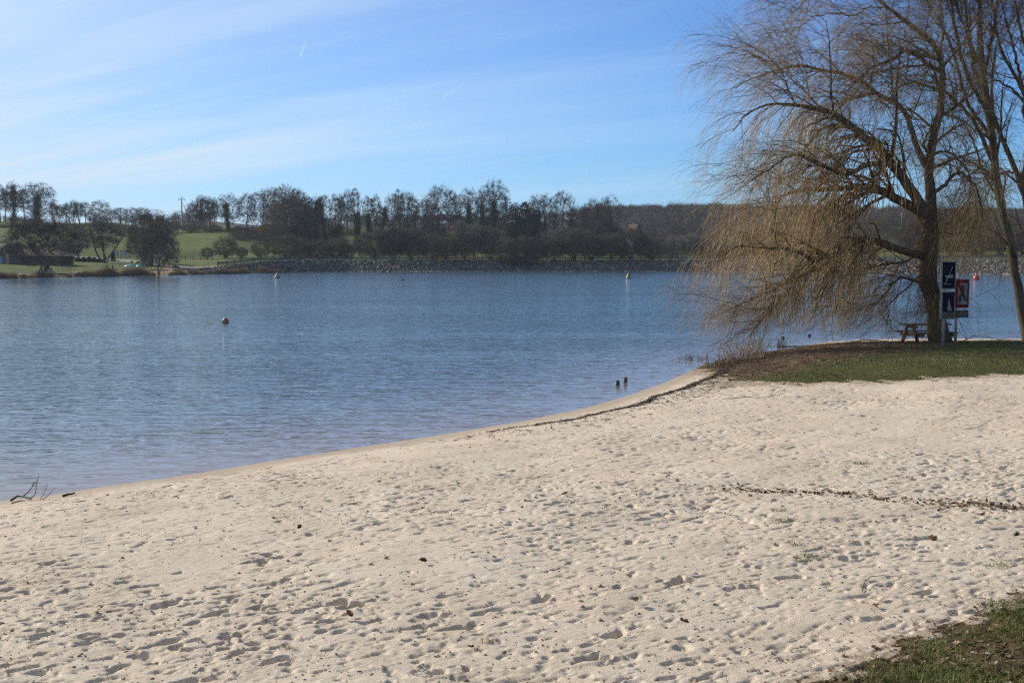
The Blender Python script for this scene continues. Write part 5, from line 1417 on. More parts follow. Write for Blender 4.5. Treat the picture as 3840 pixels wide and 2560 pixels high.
# long strands of the curtain: from the lower and outer limbs only
low = ['C', 'C2', 'F', 'F', 'H', 'H', 'H2', 'B', 'B2', 'G', 'G3', 'J']
CP_ = np.array([lines[k][0] for k in low]); CR_ = np.array([lines[k][1] for k in low])
C1, D1 = sprout(CP_, CR_, 19, .18, 1, 46, 0, 10, -.10, .08, .35, .4, .008, absl=np.full((len(CP_), 1), 1.5), ltaper=.1, wind=WIND * 1.6, prefer=np.array([-.4, 0, .1]))
gusty = lambda n: WIND * rng.uniform(-.6, 2.6, (n, 1)) + rng.normal(size=(n, 3)) * [.035, .035, 0]
C2_, D2_ = sprout(C1, D1, 14, .15, 1, 38, 0, 13, -.34, .075, .5, .5, .0034, absl=np.full((len(C1), 1), 2.9), ltaper=.35, wind=gusty)
lowz = C2_[:, -1, 2]
lim = 0.75 + rng.uniform(0, .8, len(C2_))
fac = np.clip((C2_[:, 0, 2] - lim) / np.maximum(C2_[:, 0, 2] - C2_[:, :, 2].min(1), .05), .12, 1)
def shorten(P_, fac):
    K_ = P_.shape[1] - 1; u = np.linspace(0, 1, K_ + 1)[None] * fac[:, None] * K_
    i = np.minimum(u.astype(int), K_ - 1); f = (u - i)[..., None]; r_ = np.arange(len(P_))[:, None]
    return P_[r_, i] * (1 - f) + P_[r_, i + 1] * f
C2_ = shorten(C2_, fac)
fac3 = np.clip((S3[:, 0, 2] - .7) / np.maximum(S3[:, 0, 2] - S3[:, :, 2].min(1), .05), .1, 1); S3 = shorten(S3, fac3)
wbuild("branches", S1, Q1, 5, wtw2, willow, wroot)
V, Q = join([tubes(S2, Q2, 3), tubes(C1, D1, 4)])
link("branchlets", mesh_np("branchlets", V - np.array(wroot), Q), wtw2, willow)
V, Q = join([tubes(S3, Q3, 3), tubes(C2_, D2_, 3)])
link("crown", mesh_np("crown", V - np.array(wroot), Q), wtw, willow)
# shaggy shoots hanging on the trunk
u0 = rng.uniform(.10, .95, 700); i = (u0 * KL).astype(int)
p0 = lines['trunk'][0][i] + unit(rng.normal(size=(700, 3)) * [1, 1, .1]) * lines['trunk'][1][i][:, None] * .95
V, Q = tubes(walk(p0, rng.normal(size=(700, 3)) * .6 - UP * .2, rng.uniform(.3, 1.1, 700) * np.clip((p0[:, 2] - .5) / 1.2, .25, 1), 6, -.35, .10), np.full((700, 7), .0055), 3)
link("trunk_shoots", mesh_np("trunk_shoots", V - np.array(wroot), Q), wtw2, willow)

# the tall tree at the right and the one cut by the right edge
def upright_tree(name, label, dic, D_, bark_m, n1, seeddir, trunk_keys=('trunk',)):
    global WD
    WD = D_
    ls = {k: smooth_line(v[0], v[1], v[2], KL) for k, v in dic.items()}
    tp = ls['trunk'][0]; zb = near_z(tp[0][0], tp[0][1]); tp[0][2] = min(tp[0][2], zb - .1)
    root = Vector((tp[0][0], tp[0][1], zb))
    o = thing(name, label, "tree", root)
    V, Q = tubes(tp[None], ls['trunk'][1][None], 16); V = V + unit(rng.normal(size=V.shape)) * .010
    link("trunk", mesh_np("trunk", V - np.array(root), Q, True), bark_m, o)
    for k in ls:
        if k != 'trunk': wbuild("limb", ls[k][0][None], ls[k][1][None], 9, bark_m, o, root)
    LP_ = np.array([ls[k][0] for k in ls]); LR_ = np.array([ls[k][1] for k in ls])
    x_, y_ = sprout(LP_, LR_, 4, .35, .95, 40, .40, KL, .012, .03, .45, .2, .016, prefer=np.array([0, 0, .5]))
    for k in range(len(x_)): wbuild("limb", x_[k:k + 1], y_[k:k + 1], 6, bark_m, o, root)
    A_ = np.concatenate([LP_, x_]); B_ = np.concatenate([LR_, y_])
    s1, q1 = sprout(A_, B_, 9, .32, 1, 44, 0, 10, .0, .07, .42, .3, .010, absl=np.full((len(A_), 1), 1.9), ltaper=.3, prefer=np.array(seeddir))
    s2, q2 = sprout(s1, q1, 6, .12, 1, 40, 0, 7, -.04, .09, .55, .4, .0048, absl=np.full((len(s1), 1), 1.0), ltaper=.3)
    s3, q3 = sprout(s2, q2, 3, .15, 1, 36, 0, 5, -.08, .10, .6, .5, .0032, absl=np.full((len(s2), 1), .75), ltaper=.3)
    wbuild("branches", s1, q1, 5, wtw2, o, root)
    V, Q = join([tubes(s2, q2, 3), tubes(s3, q3, 3)])
    link("crown", mesh_np("crown", V - np.array(root), Q), wtw2, o)
    return o
rbark = mat("mossy_bark", (0.115, 0.085, 0.058), .9, scale=4.0, col2=(.048, .042, .030), bump=.9, bscale=20.0, stretch=(1, 1, .4), spec=.15)
upright_tree("tall_bare_tree", "tall upright bare tree with a slanting mossy trunk right of the two signs", dict(
  trunk=([(3862, 1300), (3846, 1235), (3828, 1140), (3812, 1042), (3800, 968), (3782, 890), (3766, 820), (3751, 764), (3737, 682), (3729, 601), (3722, 520), (3706, 408), (3690, 326), (3680, 245), (3676, 160), (3674, 82), (3672, 0), (3668, -120), (3660, -260)], [0, 0], [.26, .215, .17, .16, .165, .16, .15, .145, .14, .14, .135, .13, .12, .105, .09, .075, .065, .05, .03]),
  a=([(3728, 610), (3705, 570), (3686, 520), (3650, 450), (3610, 400), (3565, 362), (3500, 330), (3430, 310), (3370, 320), (3320, 360)], [0, -2.2], [.085, .08, .07, .06, .05, .04, .03, .012]),
  b=([(3716, 450), (3680, 380), (3640, 310), (3608, 230), (3590, 140), (3570, 40), (3550, -80), (3540, -200)], [0, -1.6], [.085, .075, .07, .06, .05, .035, .02]),
  c=([(3700, 380), (3660, 280), (3640, 190), (3628, 90), (3620, 0), (3610, -120)], [0, 1.2], [.08, .07, .055, .04, .02]),
  d=([(3722, 540), (3690, 470), (3640, 420), (3600, 300), (3580, 210), (3540, 110), (3490, 20), (3440, -60)], [0, 1.6], [.075, .07, .06, .05, .035, .015]),
  e=([(3690, 330), (3700, 240), (3720, 150), (3735, 60), (3745, -60), (3750, -180)], [0, 1.0], [.07, .06, .05, .035, .018]),
  f=([(3740, 700), (3700, 640), (3650, 610), (3600, 590), (3550, 610), (3510, 660)], [0, 2.0], [.055, .05, .04, .03, .012]),
  g=([(3752, 770), (3720, 700), (3690, 660), (3660, 560), (3640, 500), (3600, 450), (3560, 430)], [0, 1.3], [.06, .055, .04, .03, .012]),
  h=([(3790, 925), (3745, 880), (3700, 852), (3660, 850), (3610, 872), (3570, 878), (3530, 870)], [0, -1.2], [.055, .045, .035, .03, .025, .010]),
  i=([(3680, 260), (3640, 160), (3600, 60), (3560, -40)], [0, -.8], [.06, .045, .015]),
), 43.5, rbark, 12, [-.12, 0, .5])
upright_tree("leaning_bare_tree", "bare tree leaning in from the right edge of the picture", dict(
  trunk=([(3960, 1300), (3930, 1150), (3890, 950), (3842, 750), (3817, 662), (3790, 590), (3762, 530), (3735, 470), (3715, 380), (3720, 280), (3735, 180)], [0, 0], [.22, .18, .155, .13, .115, .10, .085, .07, .05, .03]),
  a=([(3830, 715), (3845, 620), (3850, 500), (3842, 360), (3815, 290), (3775, 240), (3752, 190), (3735, 100), (3720, 0), (3710, -100)], [0, -1.2], [.09, .085, .08, .07, .06, .05, .04, .02]),
  b=([(3850, 520), (3870, 400), (3850, 200), (3820, 80), (3800, -30), (3790, -140)], [0, 1.4], [.08, .07, .06, .045, .02]),
  c=([(3880, 900), (3900, 700), (3910, 500), (3900, 300), (3880, 100), (3870, -100)], [0, .6], [.11, .10, .085, .07, .05, .03]),
  d=([(3842, 380), (3790, 330), (3740, 300), (3700, 310), (3650, 340)], [0, .8], [.05, .04, .03, .010]),
  e=([(3812, 655), (3780, 640), (3745, 655), (3715, 700), (3690, 760)], [0, 1.0], [.04, .035, .025, .010]),
  f=([(3845, 360), (3800, 180), (3770, 60), (3735, -40)], [0, -2], [.06, .05, .03, .015]),
), 45.0, rbark, 12, [-.1, 0, .4])
WD = 41.0
# ------------------------------------------------------------------ signs, table and driftwood on the spit
def on_ground(px, py):
    z_ = .35
    for q in range(6):
        p = ground(px, py, z_); z_ = near_z(p[0], p[1])
    return Vector((p[0], p[1], z_))
def poly(m_, pts, y0, th, m=0):
    n = len(pts); vs = [(x, y0, z_) for x, z_ in pts] + [(x, y0 - th, z_) for x, z_ in pts]
    m_.add(vs, [tuple(range(n)), tuple(range(2 * n - 1, n - 1, -1))] + [(i, i + n, (i + 1) % n + n, (i + 1) % n) for i in range(n)], m)
def rrect(x0, x1, z0, z1, r, k=5):
    out_ = []
    for cx_, cz_, a0 in ((x1 - r, z1 - r, 0), (x0 + r, z1 - r, 90), (x0 + r, z0 + r, 180), (x1 - r, z0 + r, 270)):
        out_ += [(cx_ + r * math.cos(R(a0 + 90 * i / k)), cz_ + r * math.sin(R(a0 + 90 * i / k))) for i in range(k + 1)]
    return out_
zinc = mat("zinc_post", (0.42, 0.42, 0.42), .5, scale=8, col2=(.30, .29, .28), metal=.35)
sblue = mat("sign_blue", (0.008, 0.010, 0.027), .8, scale=3, col2=(.005, .007, .018), spec=.08)
swhite = mat("sign_white", (0.27, 0.27, 0.27), .8, scale=4, col2=(.18, .18, .17), spec=.1)
sred = mat("sign_red", (0.20, 0.008, 0.008), .6, scale=4, col2=(.13, .006, .006), spec=.1)
sblack = mat("sign_black", (0.02, 0.02, 0.02), .5)
solive = mat("sign_olive", (0.085, 0.08, 0.06), .6, scale=6, col2=(.05, .048, .035))
CS = .2297                      # photograph pixels per pixel of the enlarged crop the signs were measured in
def sgn(name, label, post_px, base_py, rz):
    p = on_ground(post_px, base_py); k_ = p.y / F * CS
    o = thing(name, label, "sign", p, rz, "signs at the edge of the spit")
    X = lambda x: (3480 + x * CS - post_px) * p.y / F / math.cos(rz)
    Zc = lambda y: (base_py - (960 + y * CS)) * p.y / F * 1.0
    return o, X, Zc, p
o, X, Zc, p = sgn("mooring_sign", "two stacked blue signs with white borders, a boat on a slope on the upper one", 3536, 1299, R(9))
zt_ = Zc(75)
m_ = MB(); m_.tube([(0, 0, -.3), (0, 0, zt_ - .05)], .055, 16); m_.build("post", zinc, o, True)
for tp, (y0, y1, x0, x1) in enumerate(((82, 540, 137, 402), (572, 1030, 147, 402))):
    m_ = MB(); poly(m_, rrect(X(x0), X(x1), Zc(y1), Zc(y0), .045), -.062, .055); pn = m_.build("border_panel", swhite, o)
    m_ = MB(); poly(m_, rrect(X(x0 + 34), X(x1 - 14), Zc(y1 - 18), Zc(y0 + 18), .02), -.1175, .003); m_.build("blue_field", sblue, pn)
    m_ = MB()
    if tp == 0:
        poly(m_, [(X(a), Zc(c)) for a, c in ((335, 165), (345, 172), (292, 300), (281, 300))], -.121, .003)
        poly(m_, [(X(a), Zc(c)) for a, c in ((213, 316), (355, 295), (350, 352), (245, 360))], -.121, .003)
        poly(m_, [(X(a), Zc(c)) for a, c in ((247, 362), (262, 362), (232, 446), (217, 446))], -.121, .003)
        poly(m_, [(X(a), Zc(c)) for a, c in ((188, 449), (326, 449), (326, 457), (188, 457))], -.121, .003)
        m_.build("boat_symbol", swhite, pn)
    else:
        poly(m_, [(X(a), Zc(c)) for a, c in ((296, 690), (345, 888), (272, 882))], -.121, .003)
        poly(m_, [(X(a), Zc(c)) for a, c in ((288, 700), (290, 870), (262, 866))], -.121, .003)
        m_.build("sail_symbol", mat("sign_pale", (.22, .20, .20), .6), pn)
        m_ = MB(); poly(m_, rrect(X(185), X(385), Zc(1008), Zc(905), .02), -.1212, .0025); m_.build("dark_band", solive, pn)
    m_ = MB(); m_.box((0, -.045, (Zc(y0) + Zc(y1)) / 2 + .2), (.2, .03, .05)); m_.box((0, -.045, (Zc(y0) + Zc(y1)) / 2 - .2), (.2, .03, .05)); m_.build("bracket", zinc, o)
o, X, Zc, p = sgn("no_motor_sign", "red-bordered white sign with a black propeller and red bar, dark plate below", 3582, 1287, R(12))
m_ = MB(); m_.tube([(0, 0, -.3), (0, 0, Zc(358))], .05, 16); m_.build("post", zinc, o, True)
m_ = MB(); m_.lathe([(.05, 0), (.062, .03), (.05, .075), (.02, .10), (.002, .105)], 14, (0, 0, Zc(362))); m_.build("post_cap", white_m, o, True)
m_ = MB(); poly(m_, rrect(X(399), X(634), Zc(842), Zc(378), .03), -.056, .05); pn = m_.build("red_panel", sred, o)
m_ = MB(); poly(m_, rrect(X(434), X(600), Zc(782), Zc(440), .008), -.1065, .003); m_.build("white_field", swhite, pn)
m_ = MB(); poly(m_, [(X(a), Zc(c)) for a, c in ((434, 440), (462, 440), (524, 570), (520, 606), (494, 606), (434, 486))], -.110, .003); m_.build("red_bar", sred, pn)
m_ = MB()
def blade(cx_, cy_, a_, b_, tilt):
    pts = []
    for i in range(18):
        t_ = 2 * math.pi * i / 18; x_, y_ = a_ * math.cos(t_), b_ * math.sin(t_); c_, s_ = math.cos(R(tilt)), math.sin(R(tilt))
        pts.append((X(cx_ + x_ * c_ - y_ * s_), Zc(cy_ + x_ * s_ + y_ * c_)))
    poly(m_, pts[::-1], -.1135, .0025)
blade(521, 530, 27, 74, 0); m_.build("propeller_blade", sblack, pn); m_ = MB()
blade(474, 684, 27, 76, 8); m_.build("propeller_blade", sblack, pn); m_ = MB()
blade(560, 682, 27, 66, -22); m_.build("propeller_blade", sblack, pn); m_ = MB()
blade(517, 622, 26, 34, 0); m_.build("propeller_hub", sblack, pn)
m_ = MB(); poly(m_, rrect(X(404), X(635), Zc(1002), Zc(880), .02), -.056, .04); pl_ = m_.build("plate", solive, o)
m_ = MB()
for y_, a_, b_ in ((912, 430, 585), (934, 425, 600), (956, 445, 570)):
    x_ = a_
    while x_ < b_:
        l_ = rng.uniform(8, 20); poly(m_, [(X(x_), Zc(y_)), (X(x_ + l_), Zc(y_)), (X(x_ + l_), Zc(y_ + 9)), (X(x_), Zc(y_ + 9))], -.0965, .002); x_ += l_ + 6
m_.build("worn_text", mat("worn_paint", (.13, .125, .10), .7), pl_)
m_ = MB(); [m_.box((0, -.04, Zc(y_)), (.17, .03, .05)) for y_ in (480, 740, 940)]; m_.build("bracket", zinc, o)

twood = mat("table_wood", (0.10, 0.072, 0.055), .8, scale=3.5, col2=(.055, .042, .034), stretch=(.4, 3, 3), bump=.4)
p = on_ground(3462, 1283)
o = thing("picnic_table", "dark wooden picnic table just left of the willow trunk", "picnic table", (p.x + .12, p.y + .2, p.z - .03), R(14))
picnic(o, 1.75, .72, .66, .38, .60, twood)

def sticks(name, label, cat, lines_, m, group=None):
    """lines_: list of (pixel points (x, y, height above ground), start radius, end radius)"""
    first = on_ground(*lines_[0][0][0][:2])
    o = None
    m_ = MB()
    for pts, r0, r1 in lines_:
        W_ = []
        for x, y, h_ in pts:
            q = on_ground(x, y + 0); 
            W_.append((q, h_))
        y0 = W_[0][0].y
        P_ = [Vector((q.x, q.y, q.z + h_)) - first for q, h_ in W_]
        m_.tube(P_, list(np.linspace(r0, r1, len(P_))), 6)
    o = m_.build(name, m, None, True); o.location = first
    return tag(o, label, cat, group)
def lifted(px, py, hpx, D_=None):
    return (px, py, hpx)
dw_m = mat("driftwood", (0.16, 0.12, 0.09), .85, scale=6, col2=(.07, .052, .042))
dk_m = mat("dark_stick", (0.045, 0.034, 0.028), .8)
k1 = 16.6 / F
sticks("driftwood_branch", "forked dead branch lying at the waterline in the left corner", "branch", [
    ([(42, 1883, .03), (66, 1873, .06), (90, 1874, .05), (118, 1878, .03)], .018, .008),
    ([(84, 1874, .05), (100, 1872, .09), (110, 1872, .12), (122, 1872, .19), (130, 1872, .27)], .011, .004),
    ([(112, 1876, .03), (126, 1874, .06), (134, 1874, .10), (140, 1873, .26), (150, 1873, .38)], .009, .003),
    ([(122, 1872, .19), (134, 1872, .24), (141, 1872, .28)], .005, .003),
    ([(150, 1877, .02), (164, 1872, .08), (172, 1872, .16), (180, 1872, .23)], .006, .003),
    ([(160, 1876, .02), (180, 1872, .06), (196, 1870, .12), (208, 1870, .17)], .006, .003),
    ([(44, 1892, .02), (75, 1886, .03), (95, 1881, .02)], .007, .004)], dw_m)
sticks("stick", "short thick dark stick on the sand near the left waterline", "stick", [([(236, 1863, .02), (252, 1860, .03), (266, 1858, .03), (280, 1855, .03)], .02, .012)], dk_m)
sticks("fallen_twig", "thin branched twig on the sand below the spit", "twig", [([(2735, 1498, .02), (2800, 1496, .05), (2850, 1498, .04), (2900, 1490, .06), (2930, 1470, .05)], .010, .003), ([(2880, 1494, .04), (2915, 1496, .10), (2940, 1488, .08)], .005, .002), ([(2890, 1492, .05), (2905, 1470, .12), (2925, 1462, .08)], .004, .002)], dk_m)
sticks("fallen_twig", "long curved twig on the sand above the right-hand grass", "twig", [([(3232, 2222, .01), (3240, 2196, .03), (3265, 2180, .05), (3310, 2176, .05), (3350, 2172, .03), (3380, 2165, .01)], .0045, .002)], dw_m)
sticks("fallen_twig", "short straight twig on the sand right of the curved twig", "twig", [([(3445, 2108, .01), (3465, 2112, .02), (3500, 2110, .02)], .006, .003)], dk_m)
sticks("fallen_branch", "dark bare branch lying along the back edge of the spit left of the table", "branch", [([(3190, 1286, .05), (3240, 1285, .10), (3290, 1284, .08), (3330, 1285, .05)], .025, .01)], dk_m)
sticks("fallen_branch", "thin arching branch lying behind the signs at the water's edge", "branch", [([(3605, 1286, .04), (3650, 1283, .20), (3700, 1283, .17), (3760, 1284, .07), (3800, 1286, .02)], .016, .006), ([(3630, 1285, .12), (3600, 1284, .35), (3590, 1284, .5)], .008, .004)], dk_m)
# reeds and tufts at the spit's shore
pinkreed = tree_mat("pale_dead_reed", (0.46, 0.33, 0.25), (0.24, 0.15, 0.10), 1.0)
brownreed = tree_mat("brown_dead_reed", (0.24, 0.16, 0.10), (0.10, 0.075, 0.045), 1.0)
def tuft(name, label, cat, px, py, n, rx, ry, h_, wd, m, group=None, lean=.25, plume=False, water_=False):
    p = Vector(ground(px, py, 0)) if water_ else on_ground(px, py)
    P0 = np.clip(rng.normal(size=(n, 3)), -1.5, 1.5) * [rx, ry, 0]
    if not water_:
        P0[:, 2] = [near_z(p.x + a, p.y + b_) - p.z - .02 for a, b_ in P0[:, :2]]
    Pw = walk(P0, UP + rng.normal(size=(n, 3)) * lean, h_ * rng.uniform(.45, 1.1, n), 4, -.05, .1)
    parts_ = [tubes(Pw, wd * np.array([[1, .9, .7, .5, .25]]) * np.ones((n, 1)), 3)]
    if plume:
        i_ = rng.integers(0, n, n * 3)
        parts_.append(leaves(Pw[i_, 4] + rng.normal(size=(n * 3, 3)) * [.04, .04, .06], .07, aspect=.35))
    V, Q = join(parts_)
    o = link(name, mesh_np(name, V, Q), m); o.location = p
    return tag(o, label, cat, group)
tuft("reed_clump", "tall pinkish dead reed clump at the tip of the spit", "reeds", 2775, 1352, 170, .45, .30, .72, .008, pinkreed, plume=True)
tuft("reed_clump", "fan of thin dead stems behind the pinkish reed clump", "reeds", 2825, 1335, 70, .22, .15, 1.15, .006, brownreed)
tuft("reed_clump", "low rusty reed clump at the sandy end of the spit", "reeds", 2715, 1372, 90, .35, .2, .28, .008, brownreed, plume=True)
tuft("reed_tuft", "dark reed tuft standing in the water left of the spit", "reeds", 2583, 1349, 34, .22, .10, .30, .006, brownreed, "reed tufts in the water by the spit", water_=True)
tuft("reed_tuft", "second reed tuft in the water, nearer the spit", "reeds", 2638, 1348, 30, .16, .10, .32, .006, brownreed, "reed tufts in the water by the spit", water_=True)
tuft("reed_tuft", "reed tuft in the water beside the dark stumps", "reeds", 2930, 1304, 34, .12, .08, .55, .007, brownreed, "reed tufts in the water by the spit", water_=True)
V, Q = leaves(rng.normal(size=(260, 3)) * [.42, .12, .006] + [0, 0, .008], .07)
wd_m = tree_mat("water_weed", (0.17, 0.17, 0.06), (0.08, 0.085, 0.03), 2.0)
p = ground(2968, 1300, 0); o = link("floating_weed", mesh_np("floating_weed", V, Q), wd_m); o.location = (p[0], p[1], 0); tag(o, "flat green raft of weed on the water by the spit", "water weed", kind='stuff')

# ------------------------------------------------------------------ grass, leaves and twigs on the ground
def blades(P3, h_, w_, lean=.5):
    n = len(P3)
    a = rng.uniform(0, 6.28, n); ln = rng.uniform(0, lean, n); b_ = rng.uniform(0, 6.28, n)
    side = np.stack([np.cos(a), np.sin(a), 0 * a], -1) * (w_ / 2)[:, None]
    tip = np.stack([np.cos(b_) * ln, np.sin(b_) * ln, np.ones(n)], -1)
    mid = P3 + tip * (h_ * .55)[:, None]; tip = P3 + tip * h_[:, None] + np.stack([np.cos(b_) * ln, np.sin(b_) * ln, -.3 * ln], -1) * (h_ * .6)[:, None]
    V = np.stack([P3 - side, P3 + side, mid + side * .75, mid - side * .75, tip], 1)
    base_ = (np.arange(n) * 5)[:, None]
    Q = np.array([[0, 1, 2, 3]]) + base_; T_ = np.array([[3, 2, 4]]) + base_
    return V.reshape(-1, 3), [Q, T_]
def zs(P2):
    s_ = signed(P2, LAND, SHORE); z_ = base_h(P2, s_)
    sb_ = signed(P2, BANK); sc_2 = signed(P2, CORNER)
    calm_ = np.clip((s_ - .35) / .55, 0.04, 1) * np.clip(1 - sb_ / .8, 0.35, 1) * np.clip(1 - sc_2 / .5, .45, 1)
    return z_ + sampleH(P2[:, 0], P2[:, 1]) * calm_ * np.clip((45 - P2[:, 1]) / 4, 0, 1) * 1.05, s_, sb_, sc_2
def patch(P2, f, ph=0): return .5 + .5 * np.sin(P2[:, 0] * f + ph + 1.7 * np.sin(P2[:, 1] * f * .7 + ph)) * np.sin(P2[:, 1] * f * .9 + 1.3 * np.sin(P2[:, 0] * f * .6 + 2 + ph))
def grass_mat(name, stops):
    m = bpy.data.materials.new(name); m.use_nodes = True
    t = m.node_tree; b = t.nodes['Principled BSDF']; b.inputs['Roughness'].default_value = .6; b.inputs['Specular IOR Level'].default_value = .25
    g = N(t, 'ShaderNodeNewGeometry')
    n = N(t, 'ShaderNodeTexNoise', i_Scale=1.3, i_Detail=3.0); L(t, g.outputs['Position'], n.inputs['Vector'])
    f = M(t, 'ADD', M(t, 'MULTIPLY', g.outputs['Random Per Island'], .65), M(t, 'MULTIPLY_ADD', n.outputs[0], 1.1, -.38), clamp=True)
    L(t, ramp(t, f, stops), b.inputs['Base Color'])
    return m
grass_m = grass_mat("grass_blades", [(0.0, (0.055, 0.08, 0.018)), (0.35, (0.10, 0.14, 0.028)), (0.6, (0.15, 0.18, 0.042)), (0.8, (0.26, 0.23, 0.085)), (1.0, (0.38, 0.29, 0.15))])
spit_grass = grass_mat("winter_grass", [(0.0, (0.045, 0.052, 0.018)), (0.35, (0.088, 0.095, 0.030)), (0.55, (0.135, 0.13, 0.046)), (0.75, (0.20, 0.165, 0.075)), (1.0, (0.32, 0.25, 0.15))])
# spit
n = 190000
P2 = np.stack([rng.uniform(5.5, 27, n), rng.uniform(28.5, 46.5, n)], -1)
z_, s_, sb_, sc_2 = zs(P2)
gq = green_at(P2)
pr_ = np.clip((sb_ + .35 + .5 * (patch(P2, 2.3) - .5)) / .8, 0, 1) * (.06 + .94 * gq * np.clip(-.05 + patch(P2, 1.1, 2) * 1.1, 0.06, 1)) * (s_ > .25)
ok = rng.uniform(size=n) < pr_
Pk = np.column_stack([P2, z_ - .005])[ok]
V, Fq = blades(Pk, rng.uniform(.03, .075, len(Pk)), rng.uniform(.006, .013, len(Pk)), .9)
gsp = link("grass", mesh_np("grass", V, Fq), spit_grass)
tag(gsp, "short patchy grass on the spit around the willow", "grass", kind='stuff')
# near corner
n = 150000
P2 = np.stack([rng.uniform(1.5, 6.0, n), rng.uniform(6.6, 12.0, n)], -1)
z_, s_, sb_, sc_2 = zs(P2)
pr_ = np.clip((sc_2 + .10 + .30 * (patch(P2, 5.1) - .5)) / .28, 0, 1) * np.clip(patch(P2, 3.3, 1) * 1.7 - .12, .08, 1)
ok = rng.uniform(size=n) < pr_
Pk = np.column_stack([P2, z_ - .004])[ok]
V, Fq = blades(Pk, rng.uniform(.02, .062, len(Pk)) * (.6 + .8 * patch(Pk[:, :2], 4.0, 3)), rng.uniform(.0025, .005, len(Pk)), 1.0)
tag(link("grass", mesh_np("grass", V, Fq), grass_m), "tufty grass in the bottom right corner", "grass", kind='stuff')
# grass tufts in the sand
for q, (x, y, n_, r_, lab) in enumerate([(3034, 2098, 120, .06, "largest green grass tuft alone in the sand"), (3010, 2108, 50, .04, "small grass tuft beside the largest one"),
        (2925, 1917, 60, .05, "thin grass tuft in the sand below the leaf line's left end"), (2960, 1955, 60, .06, "grass tuft in the sand right of the thin tuft"), (2918, 1966, 60, .05, "grass tuft in the sand just below the thin tuft"),
        (3745, 2126, 120, .08, "wide grass tuft in the sand near the right edge"), (1075, 2428, 40, .03, "tiny grass tuft in the lower left sand"), (1835, 2408, 40, .03, "tiny grass tuft in the lower middle sand"),
        (3225, 1742, 120, .06, "faint grass patch in the sand above the leaf line"), (2985, 2055, 40, .04, "sparse grass tuft above the largest one")]):
    p = on_ground(x, y)
    P2 = np.clip(rng.normal(size=(n_, 2)), -1.5, 1.5) * r_ * [1.2, .8] + [p.x, p.y]
    z_ = zs(P2)[0]
    V, Fq = blades(np.column_stack([P2, z_]) - np.array(p), rng.uniform(.02, .06, n_), rng.uniform(.003, .005, n_), 1.1)
    o = link("grass_tuft", mesh_np("grass_tuft", V, Fq), grass_m); o.location = p; tag(o, lab, "grass tuft", "grass tufts growing in the sand")
# leaves: curled dead oak leaves
def leaf_mesh(P3, size, curl=.5):
    n = len(P3)
    a = unit(rng.normal(size=(n, 3)) * [1, 1, .35]); nn = unit(UP + rng.normal(size=(n, 3)) * .45)
    c_ = unit(np.cross(nn, a)); nn = np.cross(a, c_)
    s = size[:, None]; k_ = (curl * rng.uniform(.3, 1.3, n))[:, None]
    rows = []
    for u, wv in ((-.5, .05), (-.28, .26), (-.05, .17), (.12, .30), (.32, .16), (.5, .03)):
        mid = P3 + a * s * u + nn * s * (k_ * .5 * (u * u) * 1.6)
        rows += [mid - c_ * s * wv + nn * s * wv * k_, mid, mid + c_ * s * wv + nn * s * wv * k_]
    V = np.stack(rows, 1).reshape(-1, 3)
    f = np.array([[r_ * 3 + j, r_ * 3 + j + 1, r_ * 3 + j + 4, r_ * 3 + j + 3] for r_ in range(5) for j in range(2)])
    return V, (f[None] + (np.arange(n) * 18)[:, None, None]).reshape(-1, 4)
leaf_m = grass_mat("dead_leaves", [(0.0, (0.055, 0.028, 0.016)), (0.4, (0.125, 0.062, 0.033)), (0.65, (0.20, 0.11, 0.06)), (0.82, (0.32, 0.21, 0.13)), (0.95, (0.55, 0.46, 0.40))])
def scatter_leaves(P2, size, lab):
    z_, s_, sb_, sc_2 = zs(P2)
    V, Q = leaf_mesh(np.column_stack([P2, z_ + size * .12]), size)
    return tag(link("leaf_litter", mesh_np("leaf_litter", V, Q), leaf_m), lab, "leaves", kind='stuff')
LL = np.array([list(on_ground(*p_))[:2] for p_ in [(2690, 1832), (2780, 1828), (2850, 1838), (2960, 1838), (3060, 1836), (3120, 1845), (3230, 1853), (3330, 1868), (3440, 1884), (3540, 1890), (3640, 1893), (3740, 1902), (3820, 1908)]])
NL = 520
dens = np.interp(np.linspace(0, 1, 400), [0, .1, .25, .32, .45, .55, .65, .72, .8, 1], [.15, .6, .9, .3, .9, .35, .3, 1, 1.2, 1.3]); cdf = np.cumsum(dens) / dens.sum()
tq = np.interp(rng.uniform(0, 1, NL), cdf, np.linspace(0, 1, 400)) + rng.normal(size=NL) * .004
lx = np.linspace(0, 1, len(LL)); PL = np.stack([np.interp(tq, lx, LL[:, 0]), np.interp(tq, lx, LL[:, 1])], -1) + rng.normal(size=(NL, 2)) * [.12, .10] * (1 + 2.2 * (rng.uniform(size=(NL, 1)) < .22))
scatter_leaves(PL, rng.uniform(.022, .075, NL), "brown leaves caught in a line across the right-hand sand")
n = 5600; P2 = np.stack([rng.uniform(-11, 16, n), 7 + 24 * rng.uniform(0, 1, n) ** 1.3], -1)
P2 = P2[(np.abs(P2[:, 0]) < P2[:, 1] * .5) & (rng.uniform(size=n) < np.clip(.25 + (P2[:, 0] / P2[:, 1]) * 1.7, .12, 1))]
P2 = P2[signed(P2, LAND, SHORE) > 1.2]
scatter_leaves(P2, .012 + .034 * rng.uniform(0, 1, len(P2)) ** 2.2, "scattered bits of brown leaf on the open sand")
n = 5000; P2 = np.stack([rng.uniform(5, 26, n), rng.uniform(28, 46, n)], -1); z_, s_, sb_, sc_2 = zs(P2)
P2 = P2[(rng.uniform(size=n) < np.clip((sb_ + .9) / 1.2, 0, 1) * (.35 + .65 * (1 - green_at(P2)))) & (s_ > .3)]
scatter_leaves(P2, rng.uniform(.04, .085, len(P2)), "fallen brown leaves over the spit")
